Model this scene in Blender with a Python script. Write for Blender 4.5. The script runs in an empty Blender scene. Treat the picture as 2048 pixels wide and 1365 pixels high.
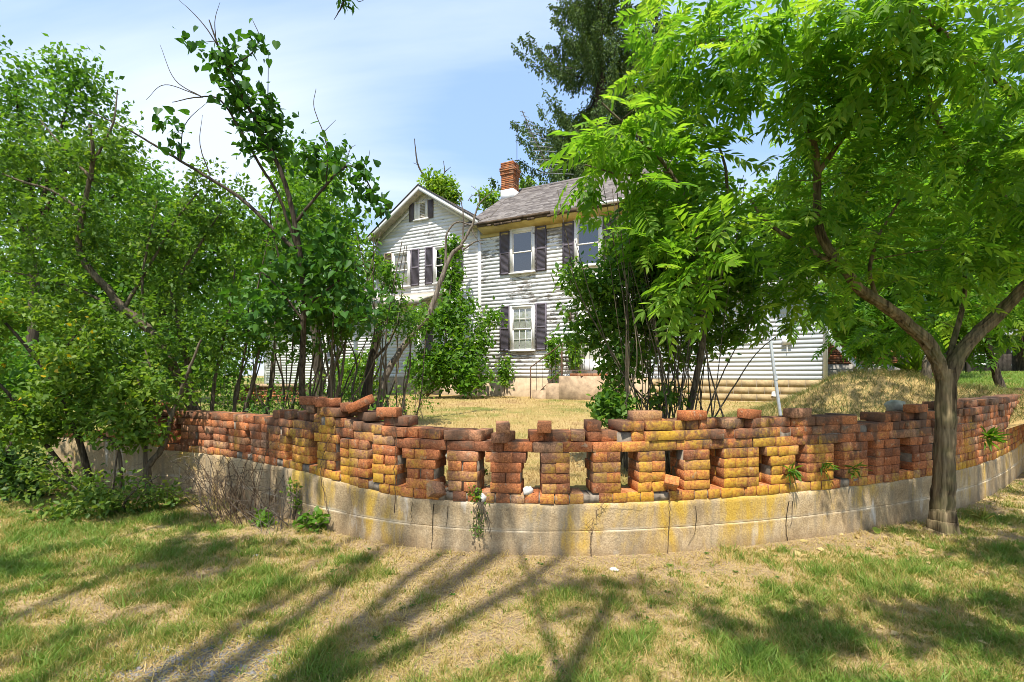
import bpy, math, random
import numpy as np
from mathutils import Vector, Matrix, Euler

rng = np.random.default_rng(11)
random.seed(11)
S = bpy.context.scene
COL = S.collection
R = math.radians

# ------------------------------------------------------------------ camera, sky, sun, exposure
CAMZ = 1.46
FPX = 1000.0            # focal length in photo pixels (photo is 2048 wide)
HZ = 750.0              # photo row of the horizon
cam_d = bpy.data.cameras.new('camera')
cam_d.sensor_width = 36.0
cam_d.lens = 36.0 * FPX / 2048.0
cam_d.shift_y = (HZ - 682.5) / 2048.0
cam_d.clip_end = 3000.0
cam_d.clip_start = 0.05
cam = bpy.data.objects.new('camera', cam_d)
COL.objects.link(cam)
cam.location = (0, 0, CAMZ)
cam.rotation_euler = (R(90), 0, 0)
S.camera = cam

SUN_AZ, SUN_EL = R(15), R(62)        # light travels towards +y, a little to +x
LD = Vector((math.sin(SUN_AZ) * math.cos(SUN_EL), math.cos(SUN_AZ) * math.cos(SUN_EL), -math.sin(SUN_EL)))
sun_d = bpy.data.lights.new('sun', 'SUN')
sun_d.energy = 4.0
sun_d.angle = R(0.53)
sun_d.color = (1.0, 0.94, 0.84)
sun = bpy.data.objects.new('sun', sun_d)
COL.objects.link(sun)
sun.rotation_euler = LD.to_track_quat('-Z', 'Y').to_euler()
sun.location = (-10, -20, 40)

W = bpy.data.worlds.new('World')
S.world = W
W.use_nodes = True
wn = W.node_tree
for n in list(wn.nodes):
    wn.nodes.remove(n)


def NN(nt, typ, **kw):
    n = nt.nodes.new(typ)
    for k, v in kw.items():
        setattr(n, k, v)
    return n


def setin(n, **kw):
    for k, v in kw.items():
        n.inputs[k.replace('_', ' ')].default_value = v
    return n


def LK(nt, a, b):
    nt.links.new(a, b)


def mathn(nt, op, a, b=None, c=None, clamp=False):
    n = NN(nt, 'ShaderNodeMath', operation=op, use_clamp=clamp)
    for i, v in enumerate((a, b, c)):
        if v is None:
            continue
        if isinstance(v, (int, float)):
            n.inputs[i].default_value = v
        else:
            LK(nt, v, n.inputs[i])
    return n.outputs[0]


def mixc(nt, f, a, b, mode='MIX'):
    n = NN(nt, 'ShaderNodeMix', data_type='RGBA', blend_type=mode)
    n.clamp_factor = True
    for idx, v in ((0, f), (6, a), (7, b)):
        if isinstance(v, (int, float)):
            n.inputs[idx].default_value = v
        elif isinstance(v, (tuple, list)):
            n.inputs[idx].default_value = tuple(v) + ((1,) if len(v) == 3 else ())
        else:
            LK(nt, v, n.inputs[idx])
    return n.outputs[2]


def ramp(nt, f, stops, interp='LINEAR'):
    n = NN(nt, 'ShaderNodeValToRGB')
    cr = n.color_ramp
    cr.interpolation = interp
    while len(cr.elements) < len(stops):
        cr.elements.new(0.5)
    for e, (p, c) in zip(cr.elements, stops):
        e.position = p
        e.color = tuple(c) + (1,) if len(c) == 3 else c
    LK(nt, f, n.inputs[0])
    return n.outputs[0]


def noise(nt, vec, scale, detail=4, rough=0.55, dist=0.0, sc=(1, 1, 1), loc=(0, 0, 0)):
    if sc != (1, 1, 1) or loc != (0, 0, 0):
        mp = NN(nt, 'ShaderNodeMapping')
        mp.inputs['Scale'].default_value = sc
        mp.inputs['Location'].default_value = loc
        LK(nt, vec, mp.inputs[0])
        vec = mp.outputs[0]
    n = NN(nt, 'ShaderNodeTexNoise')
    n.inputs['Scale'].default_value = scale
    n.inputs['Detail'].default_value = detail
    n.inputs['Roughness'].default_value = rough
    n.inputs['Distortion'].default_value = dist
    LK(nt, vec, n.inputs['Vector'])
    return n.outputs[0]


sky = NN(wn, 'ShaderNodeTexSky', sky_type='NISHITA')
sky.sun_disc = False
sky.sun_elevation = SUN_EL
sky.sun_rotation = SUN_AZ + math.pi
sky.air_density = 1.0
sky.dust_density = 1.2
sky.ozone_density = 1.4
tc = NN(wn, 'ShaderNodeTexCoord')
sep = NN(wn, 'ShaderNodeSeparateXYZ')
LK(wn, tc.outputs['Generated'], sep.inputs[0])
zz = mathn(wn, 'ADD', mathn(wn, 'MAXIMUM', sep.outputs[2], 0.0), 0.18)
cx = mathn(wn, 'DIVIDE', sep.outputs[0], zz)
cy = mathn(wn, 'DIVIDE', sep.outputs[1], zz)
comb = NN(wn, 'ShaderNodeCombineXYZ')
LK(wn, cx, comb.inputs[0]); LK(wn, cy, comb.inputs[1])
cn1 = noise(wn, comb.outputs[0], 0.8, 7, 0.55, 0.5, (0.5, 1.3, 1), (3.1, 0.4, 0))
cn2 = noise(wn, comb.outputs[0], 0.38, 3, 0.5, 0.2, (1, 1, 1), (7.3, 2.0, 0))
cl = mathn(wn, 'ADD', mathn(wn, 'MULTIPLY', cn1, 0.6), mathn(wn, 'MULTIPLY', cn2, 0.55))
low = mathn(wn, 'MULTIPLY', mathn(wn, 'SUBTRACT', 0.5, sep.outputs[2], clamp=True), 0.34)
cl = mathn(wn, 'ADD', cl, low)
clf = ramp(wn, cl, [(0.56, (0, 0, 0)), (0.74, (1, 1, 1))])
skyb = mixc(wn, 0.62, sky.outputs[0], (1.75, 2.6, 4.1))
skyc = mixc(wn, mathn(wn, 'MULTIPLY', clf, 0.72), skyb, (3.9, 4.2, 4.7))
bgn = NN(wn, 'ShaderNodeBackground')
bgn.inputs['Strength'].default_value = 0.15
LK(wn, skyc, bgn.inputs[0])
wo = NN(wn, 'ShaderNodeOutputWorld')
LK(wn, bgn.outputs[0], wo.inputs[0])

S.view_settings.view_transform = 'Standard'
S.view_settings.look = 'None'
S.view_settings.gamma = 1.0
S.view_settings.use_curve_mapping = False
S.view_settings.exposure = 0.98
S.render.engine = 'CYCLES'
S.cycles.filter_width = 0.9
S.cycles.max_bounces = 8
S.cycles.diffuse_bounces = 4
S.cycles.transmission_bounces = 6
S.cycles.transparent_max_bounces = 8
S.cycles.sample_clamp_indirect = 6.0


# ------------------------------------------------------------------ helpers
def P(px, py, D):
    """A point of the place: photo column and row at a depth in metres."""
    return np.array([(px - 1024.0) * D / FPX, D, CAMZ - (py - HZ) * D / FPX])


def unit(a):
    a = np.asarray(a, float)
    return a / np.maximum(np.linalg.norm(a, axis=-1, keepdims=True), 1e-9)


def vnoise(x, y, seed=0):
    x = np.asarray(x, float); y = np.asarray(y, float)
    ix = np.floor(x); iy = np.floor(y)
    fx = x - ix; fy = y - iy
    fx = fx * fx * (3 - 2 * fx); fy = fy * fy * (3 - 2 * fy)

    def h(a, b):
        v = np.sin(a * 127.1 + b * 311.7 + seed * 74.7) * 43758.5453
        return v - np.floor(v)
    return (h(ix, iy) * (1 - fx) + h(ix + 1, iy) * fx) * (1 - fy) + (h(ix, iy + 1) * (1 - fx) + h(ix + 1, iy + 1) * fx) * fy


def fnoise(x, y, seed=0, octv=4):
    s, a, t = 0.0, 1.0, 0.0
    for o in range(octv):
        s = s + a * vnoise(np.asarray(x) * 2 ** o, np.asarray(y) * 2 ** o, seed + o * 3.3)
        t += a
        a *= 0.55
    return s / t


def sstep(a, b, x):
    t = np.clip((np.asarray(x, float) - a) / (b - a), 0, 1)
    return t * t * (3 - 2 * t)


def make_mesh(name, V, F, tone=None, smooth=False):
    me = bpy.data.meshes.new(name)
    V = np.ascontiguousarray(V, dtype=np.float32)
    me.vertices.add(len(V))
    me.vertices.foreach_set('co', V.ravel())
    F = [np.asarray(f, dtype=np.int32) for f in F if len(f)]
    loops = np.concatenate([f.ravel() for f in F])
    tot = np.concatenate([np.full(len(f), f.shape[1], np.int32) for f in F])
    st = np.concatenate([[0], np.cumsum(tot)[:-1]]).astype(np.int32)
    me.loops.add(len(loops))
    me.loops.foreach_set('vertex_index', loops)
    me.polygons.add(len(tot))
    me.polygons.foreach_set('loop_start', st)
    if smooth:
        me.polygons.foreach_set('use_smooth', np.ones(len(tot), bool))
    me.update(calc_edges=True)
    if tone is not None:
        at = me.attributes.new('tone', 'FLOAT', 'POINT')
        at.data.foreach_set('value', np.ascontiguousarray(tone, dtype=np.float32))
    return me


class MB:
    def __init__(s):
        s.V, s.F, s.T, s.n = [], {}, [], 0

    def add(s, V, F, tone=0.5):
        V = np.asarray(V, float)
        for f in F:
            f = np.asarray(f, int)
            if f.ndim == 1:
                f = f[None]
            s.F.setdefault(f.shape[1], []).append(f + s.n)
        s.V.append(V)
        s.T.append(np.full(len(V), tone) if np.isscalar(tone) else np.asarray(tone))
        s.n += len(V)
        return s

    def box(s, lo, hi, M=None, tone=0.5):
        x0, y0, z0 = lo; x1, y1, z1 = hi
        V = np.array([(x0, y0, z0), (x1, y0, z0), (x1, y1, z0), (x0, y1, z0), (x0, y0, z1), (x1, y0, z1), (x1, y1, z1), (x0, y1, z1)], float)
        if M is not None:
            M = np.array(M)
            V = V @ M[:3, :3].T + M[:3, 3]
        return s.add(V, [np.array([(0, 3, 2, 1), (4, 5, 6, 7), (0, 1, 5, 4), (1, 2, 6, 5), (2, 3, 7, 6), (3, 0, 4, 7)])], tone)

    def prism(s, poly, a0, a1, axis, tone=0.5):
        """poly: 2-D outline in the two other axes, extruded from a0 to a1 along the axis"""
        k = len(poly)
        def v(p, a):
            if axis == 0: return (a, p[0], p[1])
            if axis == 1: return (p[0], a, p[1])
            return (p[0], p[1], a)
        V = [v(p, a0) for p in poly] + [v(p, a1) for p in poly]
        q = [(i, (i + 1) % k, (i + 1) % k + k, i + k) for i in range(k)]
        return s.add(V, [np.array(q), np.array([list(range(k))[::-1]]), np.array([[i + k for i in range(k)]])], tone)

    def tube(s, pts, rad, n=6, tone=0.5):
        pts = np.asarray(pts, float)
        m = len(pts)
        rad = np.broadcast_to(np.asarray(rad, float), (m,))
        T = np.gradient(pts, axis=0)
        T = unit(T)
        ref = np.array([0.31, 0.17, 0.93]) if abs(T[:, 2]).mean() < 0.8 else np.array([0.95, 0.25, 0.1])
        U = unit(np.cross(T, ref)); Wv = np.cross(T, U)
        a = np.linspace(0, 2 * np.pi, n, endpoint=False)
        ring = np.cos(a)[None, :, None] * U[:, None] + np.sin(a)[None, :, None] * Wv[:, None]
        V = (pts[:, None] + rad[:, None, None] * ring).reshape(-1, 3)
        i = np.arange(m - 1)[:, None] * n; j = np.arange(n)[None]
        j2 = (j + 1) % n
        q = np.stack([i + j, i + j2, i + n + j2, i + n + j], -1).reshape(-1, 4)
        return s.add(V, [q], tone)

    def mesh(s, name, smooth=False, off=None):
        V = np.concatenate(s.V)
        if off is not None:
            V = V - np.asarray(off)
        F = [np.concatenate(f) for f in s.F.values()]
        return make_mesh(name, V, F, np.concatenate(s.T), smooth)

    def build(s, name, mat, parent=None, smooth=False, kind=None, off=None, label=None):
        return link(name, s.mesh(name, smooth, off), mat, parent, kind, label)


def link(name, me, mat=None, parent=None, kind=None, label=None):
    if mat is not None and not len(me.materials):
        me.materials.append(mat)
    o = bpy.data.objects.new(name, me)
    COL.objects.link(o)
    if parent is not None:
        o.parent = parent
    if kind:
        o['kind'] = kind
    if label:
        o['label'] = label
    return o


def tag(o, label, cat=None, group=None, kind=None):
    o['label'] = label
    if cat: o['category'] = cat
    if group: o['group'] = group
    if kind: o['kind'] = kind
    return o


def thing(name, label, cat, loc=(0, 0, 0), group=None, rz=0.0):
    o = bpy.data.objects.new(name, None)
    o.empty_display_size = 0.2
    COL.objects.link(o)
    o.location = tuple(float(v) for v in loc)
    o.rotation_euler = (0, 0, rz)
    return tag(o, label, cat, group)


def spline(pts, n=6):
    pts = np.asarray(pts, float)
    p = np.vstack([2 * pts[0] - pts[1], pts, 2 * pts[-1] - pts[-2]])
    out = []
    t = np.linspace(0, 1, n, endpoint=False)[:, None]
    for i in range(1, len(p) - 2):
        a, b, c, d = p[i - 1], p[i], p[i + 1], p[i + 2]
        out.append(0.5 * ((2 * b) + (c - a) * t + (2 * a - 5 * b + 4 * c - d) * t ** 2 + (3 * b - a - 3 * c + d) * t ** 3))
    out.append(pts[-1:])
    return np.vstack(out)


# ------------------------------------------------------------------ materials
def newmat(name, rough=0.85, spec=0.2):
    m = bpy.data.materials.new(name)
    m.use_nodes = True
    nt = m.node_tree
    b = nt.nodes['Principled BSDF']
    b.inputs['Roughness'].default_value = rough
    b.inputs['Specular IOR Level'].default_value = spec
    return m, nt, b


def geo(nt):
    return NN(nt, 'ShaderNodeNewGeometry').outputs['Position']


def objc(nt):
    return NN(nt, 'ShaderNodeTexCoord').outputs['Object']


def tonen(nt, with_obj=True):
    a = NN(nt, 'ShaderNodeAttribute', attribute_name='tone')
    f = a.outputs['Fac']
    if with_obj:
        oi = NN(nt, 'ShaderNodeObjectInfo')
        f = mathn(nt, 'ADD', f, mathn(nt, 'MULTIPLY', mathn(nt, 'SUBTRACT', oi.outputs['Random'], 0.5), 0.35), clamp=True)
    return f


def bump(nt, b, h, strength=0.4, dist=0.01):
    n = NN(nt, 'ShaderNodeBump')
    n.inputs['Strength'].default_value = strength
    n.inputs['Distance'].default_value = dist
    LK(nt, h, n.inputs['Height'])
    LK(nt, n.outputs[0], b.inputs['Normal'])


def leaf_mat(name, stops, tr=0.42, tcol=(1.5, 1.55, 0.55), rough=0.5, spec=0.28):
    m, nt, b = newmat(name, rough, spec)
    c = ramp(nt, tonen(nt), stops)
    LK(nt, c, b.inputs['Base Color'])
    t = NN(nt, 'ShaderNodeBsdfTranslucent')
    tcx = mixc(nt, 1.0, c, tcol, 'MULTIPLY')
    LK(nt, tcx, t.inputs[0])
    mx = NN(nt, 'ShaderNodeMixShader')
    mx.inputs[0].default_value = tr
    LK(nt, b.outputs[0], mx.inputs[1]); LK(nt, t.outputs[0], mx.inputs[2])
    LK(nt, mx.outputs[0], nt.nodes['Material Output'].inputs[0])
    return m


M = {}
M['leaf_big'] = leaf_mat('leaf_big', [(0, (.05, .145, .014)), (.45, (.105, .24, .022)), (.8, (.195, .34, .038)), (.97, (.29, .38, .06)), (1, (.42, .34, .05))], 0.62, (1.8, 1.65, .7))
M['leaf_shrub'] = leaf_mat('leaf_shrub', [(0, (.034, .078, .014)), (.5, (.07, .14, .022)), (.85, (.13, .215, .032)), (1, (.19, .24, .04))], 0.42)
M['leaf_yellowish'] = leaf_mat('leaf_yellowish', [(0, (.055, .125, .018)), (.5, (.12, .215, .03)), (.85, (.21, .30, .04)), (.965, (.25, .27, .04)), (1, (.5, .34, .02))], 0.48)
M['leaf_heart'] = leaf_mat('leaf_heart', [(0, (.022, .075, .012)), (.5, (.045, .13, .018)), (1, (.09, .20, .025))], 0.4)
M['leaf_far'] = leaf_mat('leaf_far', [(0, (.042, .115, .018)), (.5, (.085, .19, .027)), (1, (.16, .27, .035))], 0.5)
M['leaf_bright'] = leaf_mat('leaf_bright', [(0, (.055, .14, .012)), (.5, (.11, .23, .02)), (1, (.26, .36, .035))], 0.45)
M['needle'] = leaf_mat('needle', [(0, (.05, .095, .03)), (.6, (.10, .165, .04)), (1, (.17, .225, .055))], 0.22, rough=0.6)
M['grass'] = leaf_mat('grass', [(0, (.50, .36, .15)), (.33, (.42, .33, .11)), (.5, (.27, .27, .06)), (.75, (.15, .22, .032)), (1, (.15, .26, .035))], 0.3, (1.3, 1.3, .7))
M['mound_grass'] = leaf_mat('mound_grass', [(0, (.36, .25, .10)), (.35, (.26, .205, .075)), (.6, (.16, .165, .045)), (1, (.085, .14, .028))], 0.25, (1.2, 1.15, .7))
M['straw'] = leaf_mat('straw', [(0, (.36, .24, .10)), (.5, (.54, .41, .19)), (.8, (.33, .29, .085)), (1, (.14, .18, .03))], 0.2, (1.2, 1.1, .7))


def bark_mat(name, dark, light, scale=30, mossy=0.0):
    m, nt, b = newmat(name, 0.95, 0.1)
    g = geo(nt)
    n1 = noise(nt, g, scale, 5, 0.6, 0.25, (1, 1, 0.06))
    n2 = noise(nt, g, 3.0, 3)
    c = ramp(nt, n1, [(.34, dark), (.66, light)])
    c = mixc(nt, ramp(nt, n2, [(.5, (0, 0, 0)), (.75, (.5, .5, .5))]), c, tuple(0.7 * (a + bb) / 2 for a, bb in zip(dark, light)))
    if mossy:
        c = mixc(nt, mathn(nt, 'MULTIPLY', ramp(nt, noise(nt, g, 5.0, 4), [(.45, (0, 0, 0)), (.7, (1, 1, 1))]), mossy), c, (.12, .13, .05))
    LK(nt, c, b.inputs['Base Color'])
    bump(nt, b, n1, 0.9, 0.010)
    return m


M['bark'] = bark_mat('bark', (.035, .024, .014), (.30, .225, .13), 26, 0.45)
M['bark_thin'] = bark_mat('bark_thin', (.05, .04, .028), (.20, .165, .115), 60)
M['bark_dark'] = bark_mat('bark_dark', (.025, .02, .015), (.11, .09, .065), 50)
M['bark_dead'] = bark_mat('bark_dead', (.06, .05, .04), (.24, .2, .155), 45)
M['bark_red'] = bark_mat('bark_red', (.05, .03, .02), (.22, .15, .09), 40)


def plain(name, col, rough=0.8, spec=0.2, var=0.25, scale=8, metal=0.0, bmp=0.2):
    m, nt, b = newmat(name, rough, spec)
    g = objc(nt)
    n1 = noise(nt, g, scale, 5, 0.6)
    c = ramp(nt, n1, [(.3, tuple(v * (1 - var) for v in col)), (.7, tuple(min(1, v * (1 + var)) for v in col))])
    LK(nt, c, b.inputs['Base Color'])
    b.inputs['Metallic'].default_value = metal
    if bmp:
        bump(nt, b, n1, bmp, 0.01)
    return m


def lichen_x(nt, x):
    """how strongly the yellow lichen has taken along the wall"""
    f = mathn(nt, 'DIVIDE', mathn(nt, 'ADD', x, 7.0), 15.0)
    st = [(-6.9, .0), (-4.7, .25), (-3.6, .42), (-2.6, .3), (-1.9, .74), (-1.05, .74), (-.7, .45), (.2, .42), (.6, .62), (1.1, .86), (2.45, .88), (2.9, .56), (4.0, .45), (5.6, .52), (7.9, .4)]
    return ramp(nt, f, [((p + 7) / 15, (v, v, v)) for p, v in st])


def brick_mat(name, lich=1.0, dark=1.0):
    m, nt, b = newmat(name, 0.92, 0.12)
    g = geo(nt)
    f = tonen(nt, False)
    oi = NN(nt, 'ShaderNodeObjectInfo')
    rnd = mathn(nt, 'FRACT', mathn(nt, 'ADD', f, mathn(nt, 'MULTIPLY', oi.outputs['Random'], 1.0)))
    c = ramp(nt, rnd, [(0, (.23, .10, .055)), (.14, (.34, .135, .065)), (.34, (.47, .17, .07)), (.55, (.56, .22, .09)), (.70, (.44, .18, .085)), (.84, (.43, .25, .15)), (.93, (.30, .15, .09)), (1, (.60, .31, .16))])
    n1 = noise(nt, g, 38, 5, 0.65)
    n9 = noise(nt, g, 90, 3, 0.7)
    c = mixc(nt, 0.6, c, ramp(nt, n1, [(.3, (.5, .46, .44)), (.7, (1.35, 1.3, 1.25))]), 'MULTIPLY')
    c = mixc(nt, 0.8, c, ramp(nt, n9, [(.36, (.45, .42, .40)), (.64, (1.3, 1.3, 1.3))]), 'MULTIPLY')
    # mortar crust and soot left on the faces
    n2 = noise(nt, g, 15, 5, 0.65, 0, (1, 1, 1), (5, 1, 2))
    c = mixc(nt, ramp(nt, n2, [(.60, (0, 0, 0)), (.68, (.7, .7, .7))]), c, (.40, .31, .21))
    n4 = noise(nt, g, 5, 5, 0.65, 0, (1, 1, 1), (15, 4, 2))
    sz_ = NN(nt, 'ShaderNodeSeparateXYZ'); LK(nt, g, sz_.inputs[0])
    hi = mathn(nt, 'MULTIPLY', mathn(nt, 'SUBTRACT', sz_.outputs[2], .72, clamp=True), .55 if dark == 1.0 else 0.0)
    c = mixc(nt, ramp(nt, mathn(nt, 'ADD', n4, hi), [(.55, (0, 0, 0)), (.70, (.74, .74, .74))]), c, (.09, .068, .05))
    if lich:
        sp = NN(nt, 'ShaderNodeSeparateXYZ'); LK(nt, g, sp.inputs[0])
        n3 = noise(nt, g, 2.6, 5, 0.65, 0.4, (1, 1, .7), (1.7, 3, 0))
        zf = mathn(nt, 'MULTIPLY', mathn(nt, 'SUBTRACT', 0.78, sp.outputs[2]), 0.34)
        s = mathn(nt, 'ADD', mathn(nt, 'ADD', mathn(nt, 'MULTIPLY', n3, 0.95), mathn(nt, 'MULTIPLY', lichen_x(nt, sp.outputs[0]), 0.42)), mathn(nt, 'SUBTRACT', zf, .17))
        s = mathn(nt, 'ADD', s, mathn(nt, 'MULTIPLY', mathn(nt, 'SUBTRACT', rnd, 0.5), 0.12))
        s = mathn(nt, 'ADD', s, mathn(nt, 'MULTIPLY', mathn(nt, 'SUBTRACT', n1, 0.5), 0.5))
        fac = ramp(nt, s, [(.56, (0, 0, 0)), (.80, (.82, .82, .82))])
        lc = ramp(nt, n1, [(.3, (.38, .18, .02)), (.55, (.56, .33, .03)), (.8, (.50, .42, .09))])
        gn = NN(nt, 'ShaderNodeSeparateXYZ'); LK(nt, NN(nt, 'ShaderNodeNewGeometry').outputs['True Normal'], gn.inputs[0])
        fo = ramp(nt, mathn(nt, 'MULTIPLY', gn.outputs[1], -1.0), [(.45, (.12, .12, .12)), (.75, (1, 1, 1))])
        c = mixc(nt, mathn(nt, 'MULTIPLY', mathn(nt, 'MULTIPLY', fac, lich), fo), c, lc)
    if dark != 1.0:
        c = mixc(nt, 1.0, c, (dark, dark, dark), 'MULTIPLY')
    LK(nt, c, b.inputs['Base Color'])
    bump(nt, b, mathn(nt, 'ADD', n1, n9), 0.6, 0.004)
    return m


M['brick'] = brick_mat('brick')
M['brick_plain'] = brick_mat('brick_plain', 0)
M['brick_dark'] = brick_mat('brick_dark', 0, .5)
M['brick_dark2'] = brick_mat('brick_chimney', 0, .8)
M['brick_loose'] = brick_mat('brick_loose', 0.35, .93)
M['mortar'] = plain('mortar', (.23, .19, .145), 0.95, 0.1, 0.35, 25, 0, 0.5)


def concrete_mat():
    m, nt, b = newmat('wall_concrete', 0.93, 0.12)
    g = geo(nt)
    sp = NN(nt, 'ShaderNodeSeparateXYZ'); LK(nt, g, sp.inputs[0])
    n1 = noise(nt, g, 3.0, 5, 0.6)
    c = ramp(nt, n1, [(.3, (.33, .235, .13)), (.5, (.47, .35, .20)), (.7, (.57, .45, .29))])
    nf = noise(nt, g, 70, 4, 0.7)
    c = mixc(nt, 0.55, c, ramp(nt, nf, [(.36, (.45, .42, .38)), (.62, (1.25, 1.25, 1.25))]), 'MULTIPLY')
    pit = noise(nt, g, 130, 2, 0.5)
    c = mixc(nt, ramp(nt, pit, [(.66, (0, 0, 0)), (.72, (.6, .6, .6))]), c, (.13, .10, .07))
    # grey run-down stains
    st = noise(nt, g, 4.5, 4, 0.6, 0.2, (1, 1, .10), (3, 1, 0))
    c = mixc(nt, ramp(nt, st, [(.52, (0, 0, 0)), (.66, (.72, .72, .72))]), c, (.20, .175, .13))
    st2 = noise(nt, g, 9.0, 5, 0.65, 0.3, (1, 1, .45), (21, 1, 0))
    c = mixc(nt, ramp(nt, st2, [(.5, (0, 0, 0)), (.68, (.55, .55, .55))]), c, (.24, .175, .10))
    wt = noise(nt, g, 5.0, 4, 0.6, 0.2, (1, 1, .25), (13, 7, 0))
    c = mixc(nt, ramp(nt, wt, [(.62, (0, 0, 0)), (.74, (.8, .8, .8))]), c, (.68, .64, .57))
    # yellow lichen runs
    ly = noise(nt, g, 3.2, 5, 0.68, 0.3, (1, 1, .28), (8.3, 2, 0))
    ly2 = mathn(nt, 'MULTIPLY', lichen_x(nt, sp.outputs[0]), 0.82)
    zf = mathn(nt, 'MULTIPLY', mathn(nt, 'SUBTRACT', sp.outputs[2], 0.2), 0.22)
    s = mathn(nt, 'ADD', mathn(nt, 'ADD', mathn(nt, 'MULTIPLY', ly, 1.5), mathn(nt, 'MULTIPLY', ly2, 0.42)), mathn(nt, 'SUBTRACT', zf, .375))
    s = mathn(nt, 'ADD', s, mathn(nt, 'MULTIPLY', mathn(nt, 'SUBTRACT', nf, 0.5), 0.16))
    c = mixc(nt, ramp(nt, s, [(.60, (0, 0, 0)), (.84, (.85, .85, .85))]), c, mixc(nt, ramp(nt, nf, [(.35, (0, 0, 0)), (.65, (1, 1, 1))]), (.44, .26, .03), (.60, .40, .06)))
    ft = mathn(nt, 'SUBTRACT', mathn(nt, 'ADD', .0, mathn(nt, 'MULTIPLY', noise(nt, g, 7, 4, .6), .26)), sp.outputs[2])
    c = mixc(nt, ramp(nt, mathn(nt, 'MULTIPLY', ft, 6.0), [(0.15, (0, 0, 0)), (.9, (.55, .55, .55))]), c, (.20, .14, .08))
    # white bloom at the pour joint
    jn = mathn(nt, 'ABSOLUTE', mathn(nt, 'SUBTRACT', sp.outputs[2], 0.205))
    jf = mathn(nt, 'SUBTRACT', 1.0, mathn(nt, 'MULTIPLY', jn, 42.0), clamp=True)
    jf = mathn(nt, 'MULTIPLY', jf, ramp(nt, noise(nt, g, 3.1, 4, .6, 0, (1, 1, .3), (1, 9, 0)), [(.40, (0, 0, 0)), (.6, (.75, .75, .75))]))
    c = mixc(nt, jf, c, (.66, .58, .44))
    LK(nt, c, b.inputs['Base Color'])
    bump(nt, b, mathn(nt, 'ADD', nf, mathn(nt, 'MULTIPLY', n1, 2.0)), 0.5, 0.012)
    return m


M['concrete'] = concrete_mat()
M['crack'] = plain('crack', (.035, .028, .02), 1, 0, 0.2)


def siding_mat(name, amount, base=(.80, .80, .80), stops=None):
    m, nt, b = newmat(name, 0.62, 0.25)
    g = objc(nt)
    n0 = noise(nt, g, 0.55, 4, 0.6, 0, (1, 1, 1.3), (4, 1, 2))
    n1 = noise(nt, g, 4.6, 5, 0.68, 0.3, (.75, 1, 3.6))
    nf = noise(nt, g, 28, 4, 0.6, 0, (.25, 1, 2))
    oi = NN(nt, 'ShaderNodeObjectInfo')
    tint = mathn(nt, 'ADD', 0.93, mathn(nt, 'MULTIPLY', oi.outputs['Random'], 0.09))
    c = mixc(nt, 1.0, base, ramp(nt, nf, [(.3, (.90, .89, .87)), (.7, (1, 1, 1))]), 'MULTIPLY')
    cmb = NN(nt, 'ShaderNodeCombineColor')
    for i in range(3):
        LK(nt, tint, cmb.inputs[i])
    c = mixc(nt, 1.0, c, cmb.outputs[0], 'MULTIPLY')
    s = mathn(nt, 'ADD', mathn(nt, 'MULTIPLY', n1, 0.72), mathn(nt, 'MULTIPLY', n0, 0.85))
    s = mathn(nt, 'SUBTRACT', s, .155)
    s = mathn(nt, 'ADD', s, amount)
    f = ramp(nt, s, [(.705, (0, 0, 0)), (.735, (1, 1, 1))])
    wood = ramp(nt, nf, [(.3, (.13, .115, .10)), (.7, (.33, .30, .27))])
    c = mixc(nt, mathn(nt, 'MULTIPLY', f, 0.92), c, wood)
    drt = noise(nt, g, 1.3, 4, 0.6, 0, (1, 1, .5), (9, 2, 4))
    c = mixc(nt, ramp(nt, drt, [(.55, (0, 0, 0)), (.75, (.22, .22, .22))]), c, (.52, .47, .40))
    LK(nt, c, b.inputs['Base Color'])
    bump(nt, b, mathn(nt, 'MULTIPLY', f, -1.0), 0.5, 0.004)
    return m


M['siding_worn'] = siding_mat('siding_worn', 0.045, (.75, .755, .77))
M['siding'] = siding_mat('siding', -0.06, (.75, .755, .77))
M['siding_clean'] = siding_mat('siding_clean', -0.2, (.68, .73, .80))
M['trim'] = siding_mat('trim', -0.10, (.78, .77, .75))
M['trim_dirty'] = plain('trim_dirty', (.50, .45, .38), 0.8, 0.2, 0.35, 4)
M['soffit'] = plain('soffit', (.54, .42, .17), 0.75, 0.2, 0.2, 3)
M['rot'] = plain('rot', (.09, .065, .045), 0.95, 0.1, 0.6, 5)
M['shutter'] = plain('shutter', (.115, .10, .12), 0.7, 0.25, 0.3, 3)
M['shutter_rot'] = plain('shutter_rot', (.16, .12, .085), 0.9, 0.1, 0.6, 6)
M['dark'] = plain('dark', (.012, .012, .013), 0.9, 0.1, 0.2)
M['curtain'] = plain('curtain', (.50, .49, .43), 0.9, 0.1, 0.2, 6)
M['blind'] = plain('blind', (.34, .30, .21), 0.9, 0.1, 0.15, 3)
M['stucco'] = plain('stucco', (.42, .32, .21), 0.95, 0.1, 0.25, 5, 0, 0.4)
M['step_concrete'] = plain('step_concrete', (.36, .26, .165), 0.95, 0.1, 0.35, 6, 0, 0.4)
M['block'] = plain('block', (.40, .30, .165), 0.95, 0.1, 0.22, 9, 0, 0.4)
M['iron'] = plain('iron', (.035, .028, .022), 0.6, 0.4, 0.4, 20)
M['rusty_iron'] = plain('rusty_iron', (.12, .07, .045), 0.75, 0.3, 0.4, 12)
M['galv'] = plain('galv', (.52, .54, .54), 0.4, 0.5, 0.15, 20, 0.6, 0)
M['white_metal'] = plain('white_metal', (.78, .78, .78), 0.4, 0.5, 0.08, 6, 0, 0)
M['old_brick_dark'] = plain('old_brick_dark', (.17, .075, .05), 0.95, 0.1, 0.5, 7)
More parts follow.
